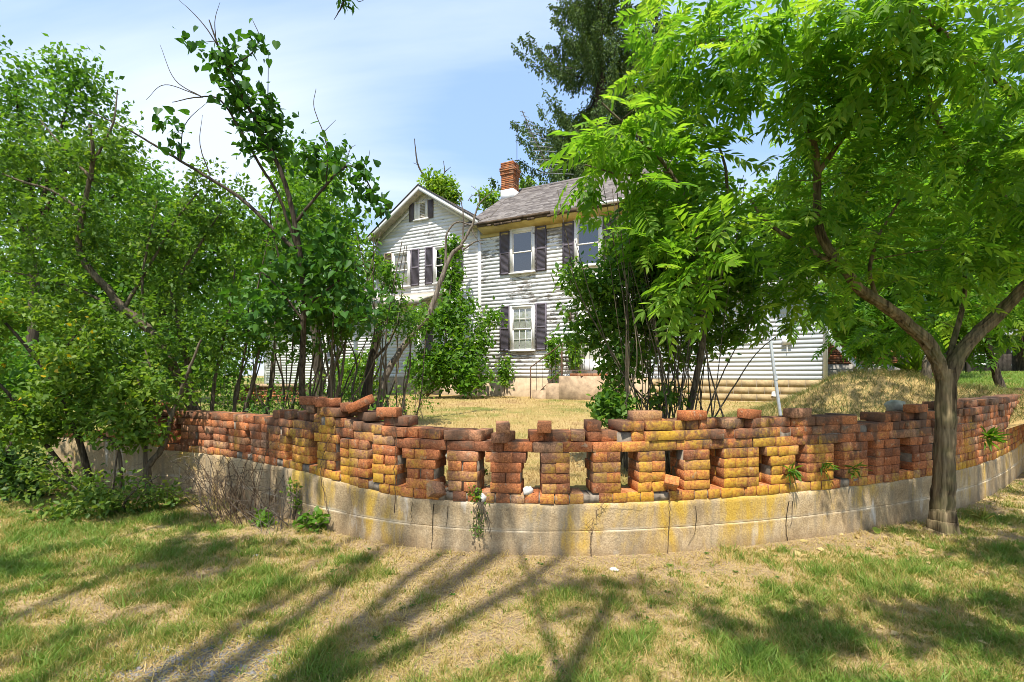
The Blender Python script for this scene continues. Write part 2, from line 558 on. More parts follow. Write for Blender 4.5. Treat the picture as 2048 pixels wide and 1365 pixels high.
M['old_wood'] = plain('old_wood', (.055, .045, .038), 0.9, 0.15, 0.5, 6)
M['old_concrete'] = plain('old_concrete', (.27, .25, .22), 0.95, 0.1, 0.35, 3)
M['tin'] = plain('tin', (.28, .29, .30), 0.5, 0.4, 0.15, 3)
M['rock'] = plain('rock', (.40, .38, .29), 0.95, 0.1, 0.4, 9, 0, 0.8)
M['pale_stone'] = plain('pale_stone', (.55, .53, .49), 0.95, 0.1, 0.25, 20, 0, 0.5)
M['gravel'] = plain('gravel', (.20, .19, .18), 0.95, 0.1, 0.4, 18, 0, 0.3)
M['flue'] = plain('flue', (.55, .40, .28), 0.9, 0.1, 0.25, 12)


def shingle_mat():
    m, nt, b = newmat('roof_shingle', 0.95, 0.1)
    g = objc(nt)
    f = tonen(nt, False)
    c = ramp(nt, f, [(0, (.115, .10, .095)), (.5, (.175, .155, .145)), (1, (.25, .225, .21))])
    nf = noise(nt, g, 60, 3, 0.6)
    c = mixc(nt, 0.6, c, ramp(nt, nf, [(.3, (.7, .7, .7)), (.7, (1.25, 1.25, 1.25))]), 'MULTIPLY')
    n2 = noise(nt, g, 0.9, 4, 0.6)
    c = mixc(nt, ramp(nt, n2, [(.5, (0, 0, 0)), (.75, (.5, .5, .5))]), c, (.26, .23, .20))
    LK(nt, c, b.inputs['Base Color'])
    return m


M['shingle'] = shingle_mat()


def glass_mat():
    m, nt, b = newmat('window_glass', 0.04, 0.5)
    b.inputs['Base Color'].default_value = (.02, .022, .025, 1)
    t = NN(nt, 'ShaderNodeBsdfTransparent')
    t.inputs[0].default_value = (.8, .83, .82, 1)
    gl = NN(nt, 'ShaderNodeBsdfGlossy')
    gl.inputs['Roughness'].default_value = 0.03
    fr = NN(nt, 'ShaderNodeLayerWeight'); fr.inputs[0].default_value = 0.5
    ff = mathn(nt, 'ADD', mathn(nt, 'MULTIPLY', mathn(nt, 'POWER', fr.outputs['Facing'], 4.0), .6), .17)
    mx = NN(nt, 'ShaderNodeMixShader')
    LK(nt, ff, mx.inputs[0]); LK(nt, t.outputs[0], mx.inputs[1]); LK(nt, gl.outputs[0], mx.inputs[2])
    LK(nt, mx.outputs[0], nt.nodes['Material Output'].inputs[0])
    return m


M['glass'] = glass_mat()


def ground_mat(name, stops, bumpy=0.6):
    """tone attribute: 0 bare or dry, 1 green"""
    m, nt, b = newmat(name, 0.98, 0.05)
    g = geo(nt)
    f = tonen(nt, False)
    n1 = noise(nt, g, 5.5, 6, 0.7)
    n2 = noise(nt, g, 55, 4, 0.7)
    s = mathn(nt, 'ADD', f, mathn(nt, 'MULTIPLY', mathn(nt, 'SUBTRACT', n1, 0.5), 0.7))
    c = ramp(nt, s, stops)
    c = mixc(nt, 0.75, c, ramp(nt, n2, [(.28, (.45, .42, .38)), (.5, (.95, .95, .95)), (.75, (1.5, 1.45, 1.35))]), 'MULTIPLY')
    LK(nt, c, b.inputs['Base Color'])
    bump(nt, b, mathn(nt, 'ADD', n2, n1), bumpy, 0.03)
    return m


M['ground'] = ground_mat('ground', [(.0, (.31, .23, .14)), (.25, (.43, .32, .165)), (.45, (.36, .29, .12)), (.7, (.135, .15, .04)), (1, (.07, .115, .022))])
M['terrace'] = ground_mat('terrace', [(0, (.30, .20, .09)), (.15, (.42, .30, .13)), (.4, (.36, .265, .10)), (.65, (.22, .20, .06)), (1, (.09, .16, .025))])

# ------------------------------------------------------------------ plan of the curved wall
WCTRL = np.array([(-6.1, 6.55), (-4.8, 6.4), (-3.65, 6.0), (-2.65, 5.35), (-1.78, 4.72), (-1.0, 4.28), (-.2, 4.06), (.5, 4.02), (1.3, 4.12), (2.0, 4.28), (2.8, 4.52), (3.6, 4.82), (4.5, 5.24), (5.5, 5.85), (6.6, 6.65), (8.0, 7.8), (9.8, 9.4), (12.0, 11.6), (13.5, 13.3)])
WP = spline(WCTRL, 24)
WS = np.concatenate([[0], np.cumsum(np.linalg.norm(np.diff(WP, axis=0), axis=1))])
WT = unit(np.gradient(WP, axis=0))
WN = np.stack([WT[:, 1], -WT[:, 0]], 1)          # outwards, towards the lawn


def wall_at(s):
    s = np.clip(s, 0, WS[-1])
    p = np.array([np.interp(s, WS, WP[:, 0]), np.interp(s, WS, WP[:, 1])])
    t = unit(np.array([np.interp(s, WS, WT[:, 0]), np.interp(s, WS, WT[:, 1])]))
    return p, t, np.array([t[1], -t[0]])


def wall_s_of_px(px):
    return float(np.interp((px - 1024) / FPX, WP[:, 0] / WP[:, 1], WS))


def ztop(x):
    x = np.asarray(x, float)
    return .42 + .09 * sstep(-.7, -2.2, x) * 1.0 + .13 * sstep(-4.3, -4.9, x)


def sst(a, b, x):
    return sstep(a, b, x) if a < b else 1 - sstep(b, a, x)


def ztop(x):
    return .42 + .09 * sst(-.7, -2.2, x) + .13 * sst(-4.3, -4.9, x)


def wall_dist(x, y):
    """distance to the wall line, for the strip of lawn beside it"""
    x = np.asarray(x, float).ravel(); y = np.asarray(y, float).ravel()
    out = np.full(len(x), 1e9)
    q = WP[::4]
    for i in range(0, len(x), 4000):
        d = np.hypot(x[i:i + 4000, None] - q[None, :, 0], y[i:i + 4000, None] - q[None, :, 1])
        out[i:i + 4000] = d.min(1)
    return out


def front_z(x, y):
    return .035 * (fnoise(x * .5, y * .5, 5, 3) - .5) + .012 * (fnoise(x * 3, y * 3, 9, 2) - .5) - .0


def front_green(x, y):
    x = np.asarray(x, float); y = np.asarray(y, float)
    n = fnoise(x * .75 + 3.1, y * 1.1, 2, 4)
    n2 = fnoise(x * 3.1, y * 3.6, 8, 3)
    d = wall_dist(x, y).reshape(x.shape)
    g = .38 + (n - .5) * .95 + (n2 - .5) * 1.0 + (fnoise(x * 9, y * 9, 19, 2) - .5) * .9
    g = g - .30 * sst(.8, .1, d) + .16 * sst(3.4, 2.2, y)
    g = g + .10 * sst(-1.2, -2.2, x) + .12 * sst(.5, 1.5, x) * sst(3.8, 2.6, y)
    g = g - .2 * np.exp(-((x + .1) ** 2 / .8 + (y - 3.0) ** 2 / .6))
    # dirt and gravel near the lower left
    g = g - .75 * np.exp(-((x + 1.55) ** 2 / .16 + (y - 2.35) ** 2 / .12))
    return np.clip(g, 0, 1)


def zt(x, y):
    x = np.asarray(x, float); y = np.asarray(y, float)
    z = .45 + .23 * sstep(5, 12, y)
    xr = x - .5 * (y - 6)
    z = z + .45 * sstep(5.2, 7.2, xr) + .4 * sstep(8, 16, x) * sstep(9, 18, y)
    z = .06 + (z - .06) * sstep(-9.0, -5.9, x + .25 * (y - 6))
    z = z + .05 * (fnoise(x * .6, y * .6, 15, 3) - .5)
    # the soil level shows between the piers
    return z


def grid_mesh(X, Y, Z, tone):
    n, m = X.shape
    V = np.stack([X, Y, Z], -1).reshape(-1, 3)
    i = np.arange(n - 1)[:, None] * m; j = np.arange(m - 1)[None]
    q = np.stack([i + j, i + j + 1, i + m + j + 1, i + m + j], -1).reshape(-1, 4)
    return V, [q], tone.ravel()


# ground sheet: fine beside the camera, coarse to the horizon
def axis(lo, hi, step, far, k):
    a = np.arange(lo, hi + 1e-6, step)
    e = np.geomspace(step * 2, far, k)
    return np.concatenate([lo - e[::-1], a, hi + e])


gx = axis(-7.5, 7.5, .06, 900, 26)
gy = axis(.6, 7.6, .06, 900, 26)
GX, GY = np.meshgrid(gx, gy, indexing='xy')
fade = sst(40, 12, np.hypot(GX, GY))
GZ = front_z(GX, GY) * fade
GT = front_green(GX, GY)
# below the terrace the sheet dips out of the way
V, F, T = grid_mesh(GX, GY, GZ, GT)
o = link('ground', make_mesh('ground', V, [f[:, ::1] for f in F], T, True), M['ground'])
tag(o, 'patchy lawn of green and dried grass in front of the brick wall', kind='structure')

# terrace sheet behind the wall, spreading out to the far distance
EXT = np.vstack([[(-60, 38), (-40, 26), (-22, 15), (-14, 10.2), (-10, 8.2), (-7.6, 7.0)], WP[::3], [(14.3, 14.3), (17, 17.4), (23, 22), (40, 34), (70, 58)]])
ec = np.array([.5, -3.0])
ed = unit(EXT - ec)
vv = np.concatenate([[0.17, .20], np.arange(.26, 9, .11), np.geomspace(9.2, 260, 34)])
TX = EXT[:, 0][:, None] + ed[:, 0][:, None] * vv[None]
TY = EXT[:, 1][:, None] + ed[:, 1][:, None] * vv[None]
TZ = zt(TX, TY) + .02 * (fnoise(TX * 2.5, TY * 2.5, 4, 3) - .5)
TZ[:, 0] = -.1


def terrace_green(x, y):
    g = .27 + (fnoise(x * .7, y * .7, 21, 4) - .5) * 1.3 + (fnoise(x * 3, y * 3, 23, 3) - .5) * .6
    g = g + .75 * sstep(4.6, 6.5, x - .33 * (y - 6)) * sstep(8.6, 10.5, y) + .5 * sst(-3.4, -5, x) + .35 * np.exp(-((x - 6) ** 2 / 4 + (y - 12.6) ** 2 / 1.2))
    return np.clip(g, 0, 1)


V, F, T = grid_mesh(TX, TY, TZ, terrace_green(TX, TY))
o = link('terrace_ground', make_mesh('terrace_ground', V, [f[:, ::-1] for f in F], T, True), M['terrace'])
tag(o, 'dry straw coloured yard between the brick wall and the house', kind='structure')


def mound_h(x, y):
    return 1.0 * np.exp(-(((x - 6.35) / 1.5) ** 2 + ((y - 8.75) / 1.3) ** 2) * .95) * (1 + .25 * (fnoise(x * 1.4, y * 1.4, 33, 3) - .5))


mx_, my_ = np.meshgrid(np.arange(3.0, 9.6, .1), np.arange(6.6, 11.6, .1), indexing='xy')
mz_ = zt(mx_, my_) + mound_h(mx_, my_) - .06
V, F, T = grid_mesh(mx_, my_, mz_, np.clip(.12 + .5 * (fnoise(mx_, my_, 41, 4) - .35), 0, 1))
o = link('mound', make_mesh('mound', V, F, T, True), M['terrace'])
tag(o, 'low earth mound grown over with dry grass beside the house corner', kind='structure')


def yard_z(x, y):
    return np.maximum(zt(x, y), zt(x, y) + mound_h(x, y) - .06)


# ------------------------------------------------------------------ the brick and concrete retaining wall
wall = thing('retaining_wall', 'long curved crumbling brick lattice wall on a lichen stained concrete base', 'wall', (0, 4.0, 0))
WOFF = np.array([0, 4.0, 0])
sd = np.arange(0, WS[-1], .035)
wp_ = np.stack([np.interp(sd, WS, WP[:, 0]), np.interp(sd, WS, WP[:, 1])], 1)
wt_ = unit(np.gradient(wp_, axis=0)); wn_ = np.stack([wt_[:, 1], -wt_[:, 0]], 1)


def sweep(prof_fn, name, mat, jit=.006, seed=1):
    prof = [prof_fn(x) for x in wp_[:, 0]]
    k = len(prof[0]); n = len(sd)
    V = np.zeros((n, k, 3))
    for i in range(n):
        pr = np.array(prof[i])
        V[i, :, :2] = wp_[i] - wn_[i] * pr[:, :1]
        V[i, :, 2] = pr[:, 1]
    nz = (fnoise(np.repeat(sd * 3.2, k), V[:, :, 2].ravel() * 5, seed, 4).reshape(n, k) - .5) * 2 * jit
    V[:, :, :2] += wn_[:, None] * nz[..., None]
    i = np.arange(n - 1)[:, None] * k; j = np.arange(k)[None]; j2 = (j + 1) % k
    q = np.stack([i + j, i + j2, i + k + j2, i + k + j], -1).reshape(-1, 4)
    mb = MB().add(V.reshape(-1, 3), [q, np.array([list(range(k))]), np.array([[(n - 1) * k + a for a in range(k)][::-1]])])
    return mb.build(name, mat, wall, off=WOFF)


zlo = [-.2, -.05, 0, .035, .07, .10, .13, .16, .185, .1975]
sweep(lambda x: [(.30, -.2)] + [(-.003, z) for z in zlo] + [(-.001, .2), (.30, .2)], 'concrete_course', M['concrete'], .008, 1)
sweep(lambda x: [(.29, .2003), (.0025, .2003), (.0025, .2035), (.29, .2035)], 'pour_joint', M['concrete'], .005, 1)
sweep(lambda x: [(.30, .204), (.0, .204)] + [(-.001, float(z)) for z in np.linspace(.2075, float(ztop(x)) - .016, 8)] + [(.012, float(ztop(x))), (.30, float(ztop(x)))], 'concrete_course', M['concrete'], .008, 1)


def chamfer_box(h, b, jit, r):
    sg = [(sx, sy, sz) for sx in (-1, 1) for sy in (-1, 1) for sz in (-1, 1)]
    V = []; idx = {}
    for c in sg:
        k = r.uniform(1, 1.6) if r.random() < .93 else r.uniform(5.0, 12.0)
        jj = r.normal(0, jit, 3)
        for a in range(3):
            p = [c[i] * (h[i] - (b * k if i != a else 0)) + jj[i] for i in range(3)]
            idx[c, a] = len(V); V.append(p)
    V = np.array(V); F4 = []; F3 = []

    def orient(f):
        p = V[list(f)]
        n = np.cross(p[1] - p[0], p[2] - p[0])
        return f if n @ p.mean(0) > 0 else f[::-1]
    for a in range(3):
        o1, o2 = [i for i in range(3) if i != a]
        for s in (-1, 1):
            f = []
            for u, v in ((-1, -1), (1, -1), (1, 1), (-1, 1)):
                c = [0, 0, 0]; c[a] = s; c[o1] = u; c[o2] = v
                f.append(idx[tuple(c), a])
            F4.append(orient(tuple(f)))
    for cax in range(3):
        a, bb = [i for i in range(3) if i != cax]
        for s1 in (-1, 1):
            for s2 in (-1, 1):
                c0 = [0, 0, 0]; c0[a] = s1; c0[bb] = s2; c1 = list(c0)
                c0[cax] = -1; c1[cax] = 1
                F4.append(orient((idx[tuple(c0), a], idx[tuple(c0), bb], idx[tuple(c1), bb], idx[tuple(c1), a])))
    for c in sg:
        F3.append(orient((idx[c, 0], idx[c, 1], idx[c, 2])))
    return V, [np.array(F4), np.array(F3)]


BL, BW, BH, CO = .236, .112, .0785, .083
brng = np.random.default_rng(5)
BV = [chamfer_box((BL / 2, BW / 2, BH / 2), .0012, .0014, brng) for _ in range(12)]
bricks = []          # (matrix, variant, weight)
top_z = {}


def put_brick(s, off, z, header, ln=1.0, rz=0.0, tilt=(0, 0), front=True):
    p, t, n = wall_at(s)
    dx, dy = (t, -n) if not header else (-n, t)
    c = p - n * (off + (BL * ln / 2 if header else BW / 2))
    jx, jy, jz = brng.normal(0, .002), brng.normal(0, .0024), brng.normal(0, .0007)
    c = c + t * jx - n * jy
    ang = math.atan2(dx[1], dx[0]) + rz + brng.normal(0, .014)
    m = Matrix.Translation((c[0], c[1], z + BH / 2 + jz)) @ Matrix.Rotation(ang, 4, 'Z') @ Matrix.Rotation(tilt[0] + brng.normal(0, .006), 4, 'X') @ Matrix.Rotation(tilt[1] + brng.normal(0, .008), 4, 'Y') @ Matrix.Diagonal((ln, 1, 1, 1))
    bricks.append((m, int(brng.integers(0, 12)), (1.0 if front else .45) / math.hypot(c[0], c[1])))
    hw = BW / 2 if header else BL * ln / 2
    for k in range(int((s - hw) / .03), int((s + hw) / .03) + 1):
        top_z[k] = max(top_z.get(k, 0), z + BH)


# how many courses are still standing, by where along the wall
HT = [(60, 1.2), (230, 1.4), (258, 4.9), (340, 5.0), (420, 5.2), (520, 5.7), (580, 6.3), (640, 7.0), (735, 7.3), (775, 7.0), (880, 6.5), (915, 6.2), (935, 5.9), (1060, 5.9), (1080, 6.6), (1180, 6.9), (1235, 6.9), (1250, 7.4), (1390, 7.9), (1500, 7.9), (1600, 7.5), (1700, 7.2), (1850, 7.0), (1900, 7.9), (2050, 9.0), (2300, 9.0)]
mort = MB()
PITCH = .382
npier = int(WS[-1] / PITCH)
s_left = wall_s_of_px(258)


def hc(s):
    p, _, _ = wall_at(s)
    px = 1024 + FPX * p[0] / p[1]
    return float(np.interp(px, [a for a, _ in HT], [b for _, b in HT])), px


def courses(s):
    h, px = hc(s)
    return h + brng.uniform(-.45, .4), px


def mortar_box(s, w, off0, off1, z0, z1):
    p, t, n = wall_at(s)
    a = math.atan2(t[1], t[0])
    m = Matrix.Translation((p[0], p[1], 0)) @ Matrix.Rotation(a, 4, 'Z')
    mort.box((-w / 2, off0, z0), (w / 2, off1, z1), m)


# base course of headers
s = .05
while s < WS[-1] - .05:
    h, px = hc(s)
    p, _, _ = wall_at(s)
    if brng.random() > (.10 if px < 1850 else .0):
        put_brick(s, brng.uniform(.0, .012), float(ztop(p[0])), True)
    s += BW + .008
for s in np.arange(.1, WS[-1] - .1, .12):
    p, _, _ = wall_at(s)
    mortar_box(s, .125, .016, .19, float(ztop(p[0])), float(ztop(p[0])) + .066)
PIERS = [(307, 345), (359, 388), (395, 418), (424, 449), (455, 490), (499, 530), (536, 571), (583, 617), (632, 669), (679, 735), (744, 793), (811, 868), (893, 955), (981, 1042), (1083, 1140), (1188, 1241), (1278, 1331), (1368, 1420), (1449, 1519), (1543, 1592), (1615, 1668), (1690, 1736), (1752, 1802), (1822, 1872)]
for k, (pl, pr_x) in enumerate(PIERS):
    sa, sb_ = wall_s_of_px(pl), wall_s_of_px(pr_x)
    wd = min(max(sb_ - sa, .232), .36)
    sc_ = (sa + sb_) / 2
    h, px = hc(sc_)
    z0 = float(ztop(wall_at(sc_)[0][0]))
    corb = brng.random() < (.85 if px < 1160 else .25)
    lean = float(np.clip(brng.normal(0, .002), -.003, .003))
    two = wd > .30
    for c in range(1, 5):
        if c > h:
            break
        z = z0 + c * CO
        o_ = .005 + lean * c
        s0, s1 = sc_ - wd / 2, sc_ + wd / 2
        if c == 4 and corb:
            s0 -= .04; s1 += .04
        w_ = s1 - s0
        if (c + k) % 2 == 0:
            if w_ < .30:
                put_brick((s0 + s1) / 2, o_, z, False, (w_) / BL)
            else:
                fl = brng.random() < .5
                hw_ = BW / 2
                put_brick(s0 + (BL / 2 if fl else hw_), o_, z, not fl)
                put_brick(s1 - (hw_ if fl else BL / 2), o_, z, fl)
                if w_ > BL + BW + .05:
                    pass
            put_brick((s0 + s1) / 2, o_ + BW + .008, z, False, w_ / BL, front=False)
        else:
            n_ = max(2, int(round(w_ / (BW + .006))))
            for q in range(n_):
                put_brick(s0 + w_ * (q + .5) / n_, o_, z, True)
    mortar_box(sc_, wd - .014, .028, .20, z0 + .07, z0 + CO * min(5, h) - .004)
s = wall_s_of_px(1905)
while s < WS[-1] - .25:                     # the unbroken stretch beyond the tree
    h, px = hc(s); z0 = float(ztop(wall_at(s)[0][0]))
    for c in range(1, 5):
        z = z0 + c * CO
        if c % 2:
            put_brick(s - .06, .012, z, True); put_brick(s + .06, .012, z, True)
        else:
            put_brick(s, .012, z, False); put_brick(s, .13, z, False, front=False)
    mortar_box(s, .25, .026, .2, z0 + .07, z0 + CO * 5)
    s += .242
# bridging stretchers and the ragged courses above
s = s_left
while s < WS[-1] - .12:
    h, px = hc(s)
    p, _, _ = wall_at(s)
    z0 = float(ztop(p[0]))
    if h > 4.8:
        put_brick(s, .010 + brng.uniform(-.004, .012), z0 + 5 * CO, False)
        put_brick(s + .02, .12 + brng.uniform(-.006, .02), z0 + 5 * CO, False, front=False)
    s += BL + .007
for s in np.arange(s_left, WS[-1] - .15, .12):
    h, px = hc(s)
    p, _, _ = wall_at(s)
    n_ = int(h) - 5
    if n_ > 0:
        mortar_box(s, .125, .034, .19, float(ztop(p[0])) + 5 * CO - .004, float(ztop(p[0])) + (5 + min(n_, 2)) * CO - .016)
for c in (6, 7, 8):
    s = s_left + brng.uniform(0, .05)
    while s < WS[-1] - .1:
        h, px = courses(s)
        p, _, _ = wall_at(s)
        z0 = float(ztop(p[0]))
        if h >= c + (0 if c < 8 else .1):
            hd = brng.random() < (.85 if c == 6 else .55)
            messy = c >= int(hc(s)[0])
            put_brick(s + (0 if hd else .06), .008 + brng.uniform(-.008, .025 if not messy else .07), z0 + c * CO, hd, rz=brng.normal(0, .16 if messy else .02), tilt=(brng.normal(0, .035), 0) if messy else (0, 0))
            if not hd:
                put_brick(s + .06, .13, z0 + c * CO, False, front=False)
            s += (BW if hd else BL) + .007
        else:
            s += BW + .01
mort.build('mortar', M['mortar'], wall, kind='stuff', off=WOFF)

bmeshes = []
for i, (v, f) in enumerate(BV):
    me = make_mesh('brick', v, f, np.zeros(len(v)))
    me.materials.append(M['brick'])
    bmeshes.append(me)


def seen_w(b):
    t = b[0].translation
    px = 1024 + FPX * t.x / t.y
    return b[2] * (1 if 0 < px < 2048 else .3)


order = sorted(range(len(bricks)), key=lambda i: -seen_w(bricks[i]))
rest = MB()
Mi = Matrix.Translation((0, -4.0, 0))
for rank, i in enumerate(order):
    m, v, w = bricks[i]
    if rank < 300:
        o = bpy.data.objects.new('brick', bmeshes[v])
        COL.objects.link(o)
        o.parent = wall
        o.matrix_local = Mi @ m
    else:
        V_ = BV[v][0]
        mm = np.array(m)
        rest.add(V_ @ mm[:3, :3].T + mm[:3, 3], BV[v][1], brng.random())
rest.build('brick', M['brick'], wall, kind='stuff', off=WOFF)

# cracks in the concrete
ck = MB()


def crack(pts, w=.004):
    P3 = []
    for px, py in pts:
        s = wall_s_of_px(px)
        p, t, n = wall_at(s)
        z = CAMZ - (py - HZ) * p[1] / FPX
        P3.append(np.array([*(p + n * .012), z]))
    P3 = spline(P3, 4)
    P3[1:-1] += brng.normal(0, .004, (len(P3) - 2, 3)) * np.array([1, .2, 1])
    ck.tube(P3, np.linspace(w, w * .4, len(P3)), 4)


crack([(869, 1008), (866, 1060), (864, 1098)], .0035)
crack([(897, 1012), (893, 1055)], .003)
crack([(1576, 1002), (1570, 1050), (1572, 1080), (1573, 1088)], .005)
crack([(1583, 1002), (1580, 1048), (1570, 1050)], .003)
crack([(1390, 1012), (1388, 1060), (1374, 1092)], .003)
crack([(826, 1005), (822, 1050)], .0025)
ck.build('crack', M['crack'], wall, kind='stuff', off=WOFF)


# loose bricks and stones on and below the wall: things of their own
def top_at(s):
    return max(top_z.get(int(s / .03), 0), top_z.get(int(s / .03) + 1, 0), .42)


def loose_brick(label, px, off, z=None, yaw=0.0, tilt=(0, 0), ln=1.0, lift=0.0, name='brick', group='loose bricks on the ruined wall'):
    s = wall_s_of_px(px)
    p, t, n = wall_at(s)
    c = p - n * off
    if z is None:
        z = top_at(s)
    a = math.atan2(t[1], t[0]) + yaw
    o = link(name, bmeshes_l[int(brng.integers(0, 12))])
    o.matrix_world = Matrix.Translation((c[0], c[1], z + BH / 2 + lift)) @ Matrix.Rotation(a, 4, 'Z') @ Matrix.Rotation(tilt[0], 4, 'X') @ Matrix.Rotation(tilt[1], 4, 'Y') @ Matrix.Diagonal((ln, 1, 1, 1))
    tag(o, label, 'brick', group)
    for k in range(int((s - .08) / .03), int((s + .08) / .03) + 1):
        top_z[k] = max(top_z.get(k, 0), z + BH + lift)
    return o


bmeshes_l = []
for v, f in BV:
    me = make_mesh('loose_brick', v, f, np.full(len(v), .3))
    me.materials.append(M['brick_loose'])
    bmeshes_l.append(me)
loose_brick('orange brick lying flat under the tilted brick at the high heap', 694, .08, yaw=.1)
loose_brick('orange brick tilted steeply over another on the high heap of the wall', 712, .05, yaw=.35, tilt=(.1, -.42), lift=.035)
loose_brick('lower dark brick of the little two brick pile standing alone on the wall', 1005, .07, yaw=1.3)
loose_brick('upper brick of the little two brick pile standing alone on the wall', 1003, .07, yaw=1.75)
loose_brick('broken red brick fallen on edge on the concrete ledge between two piers', 873, -.01, z=float(ztop(-.6)) + .03, yaw=.75, tilt=(.9, .45), lift=.02, ln=.6)
loose_brick('dark fallen brick wedged in the gap right of a shaded pier', 1343, .03, z=float(ztop(1.3)) + .06, yaw=1.2, tilt=(.2, .65), ln=.8, lift=.03)
loose_brick('single red brick on top beside the two brick pile', 1090, .07, yaw=1.5)
loose_brick('pale half brick lying on the wall top near the spindly weeds', 768, .07, yaw=.2, ln=.8)
loose_brick('black sooty brick lying crosswise below the dense thicket', 1300, .10, yaw=.05, ln=1.1)
loose_brick('sunlit orange brick perched on the ragged top below the thicket', 1392, .06, yaw=.25)
loose_brick('dark brick askew on top just before the thin leaning pole', 1512, .08, yaw=.45, tilt=(.05, .06))
loose_brick('orange brick standing proud on top just beyond the thin leaning pole', 1606, .06, yaw=.15)
loose_brick('dark weathered brick on top above the dark shaded piers', 1700, .08, yaw=-.15)
loose_brick('greyed brick slab stacked over the wall at the thicket of thin stems', 612, .08, yaw=.2, ln=1.1)
loose_brick('small greyed brick crossing the top above the dry weeds', 640, .09, yaw=.9)
loose_brick('brick lying flat on the wall close to the thick tree trunk', 1845, .06, yaw=.1, ln=1.2)


def stone(name, label, cat, loc, r, mat, seed, sq=(1, .8, .65), group=None):
    g = np.random.default_rng(seed)
    n, m = 9, 7
    V = [(0, 0, 1)]
    for i in range(1, m):
        th = math.pi * i / m
        for j in range(n):
            a = 2 * math.pi * j / n
            V.append((math.sin(th) * math.cos(a), math.sin(th) * math.sin(a), math.cos(th)))
    V.append((0, 0, -1))
    V = np.array(V) * g.uniform(.74, 1.16, (len(V), 1)) * np.array(sq) * r
    q = []
    for i in range(m - 2):
        for j in range(n):
            q.append((1 + i * n + j, 1 + (i + 1) * n + j, 1 + (i + 1) * n + (j + 1) % n, 1 + i * n + (j + 1) % n))
    t = [(0, 1 + j, 1 + (j + 1) % n) for j in range(n)] + [(len(V) - 1, 1 + (m - 2) * n + (j + 1) % n, 1 + (m - 2) * n + j) for j in range(n)]
    o = link(name, make_mesh(name, V, [np.array(q), np.array(t)], None), mat)
    o.location = tuple(float(x) for x in loc)
    o.rotation_euler = (0, 0, g.uniform(0, 6))
    return tag(o, label, cat, group)


def on_wall(px, off, z):
    p, t, n = wall_at(wall_s_of_px(px))
    c = p - n * off
    return (c[0], c[1], z)


stone('boulder', 'rounded grey boulder resting on the wall beside the thick trunk', 'rock', on_wall(1858, .30, top_at(wall_s_of_px(1858)) + .04), .10, M['rock'], 3, (1.3, .8, .75))
stone('stone', 'white rubble stone in the gap behind a small weed', 'stone', on_wall(1056, .03, float(ztop(0)) + .10), .045, M['pale_stone'], 8, (1.2, .8, .8), 'pale stones lying in the wall')
stone('stone', 'pale pointed stone on the ledge above the hanging weed', 'stone', on_wall(966, .0, float(ztop(0)) + .04), .04, M['pale_stone'], 12, (.9, .7, 1.0), 'pale stones lying in the wall')
stone('stone', 'grey stone chip wedged high between two dark bricks', 'stone', on_wall(893, .05, float(ztop(0)) + .36), .04, M['rock'], 15, (1.1, .7, .8), 'pale stones lying in the wall')

# ------------------------------------------------------------------ the house
HRZ = math.atan2(-.469, .883)
HB = np.array([0, 0, .6])
house = thing('house', 'old two storey white clapboard house with peeling paint and dark shutters', 'house', (.376, 17.9, .6), rz=HRZ)
HM = np.array(Matrix.Translation((.376, 17.9, 0)) @ Matrix.Rotation(HRZ, 4, 'Z'))


def hw(t, r, z):
    """house coordinates to the place"""
    return HM[:3, :3] @ np.array([t, r, z]) + HM[:3, 3]


def hb(mb, name, mat, parent=None, **k):
    return mb.build(name, mat, parent or house, off=HB, **k)


hrng = np.random.default_rng(3)
FT = 1.36
# cores of the walls
mb = MB(); mb.box((-6.84, .03, 0), (-1.80, 6.5, 7.2)); mb.prism([(-6.84, 7.2), (-1.80, 7.2), (-4.32, 8.80)], .03, 6.5, 1)
hb(mb, 'wall', M['siding'])
mb = MB().box((-1.78, .03, 0), (4.48, 6.8, 7.0)); mb.prism([(.03, 7.0), (6.8, 7.0), (3.4, 9.3)], -1.78, 4.48, 0)
hb(mb, 'wall', M['siding_worn'])
mb = MB().box((4.5, .03, 0), (9.24, 5.5, 4.1))
hb(mb, 'wall', M['siding_clean'])
mb = MB().box((-15.0, .65, -.6), (-6.88, 6.0, 4.2))
hb(mb, 'wall', M['siding'])


def clap(t0, t1, z, ex, r0, mat):
    if mat in (M['siding_worn'], M['siding']) and r0 == 0 and t1 - t0 > 3.5 and hrng.random() < .75:
        m_ = hrng.uniform(t0 + 1, t1 - 1)
        clap1(t0, m_ - .002, z, ex, r0, mat); clap1(m_ + .002, t1, z, ex, r0, mat)
    else:
        clap1(t0, t1, z, ex, r0, mat)


def clap1(t0, t1, z, ex, r0, mat):
    h = ex + .012
    dz = hrng.normal(0, .004, 4)
    pr = [(r0 - .0115, z), (r0 - .005, z + h), (r0 + .03, z + h), (r0 + .03, z)]
    V = [(t0, a, b + (dz[0] if i in (0, 3) else 0)) for i, (a, b) in enumerate(pr)] + [(t1, a, b + (dz[1] if i in (0, 3) else 0)) for i, (a, b) in enumerate(pr)]
    mb = MB().add(V, [np.array([(0, 1, 5, 4), (1, 2, 6, 5), (2, 3, 7, 6), (3, 0, 4, 7), (3, 2, 1, 0), (4, 5, 6, 7)])])
    hb(mb, 'clapboard', mat)


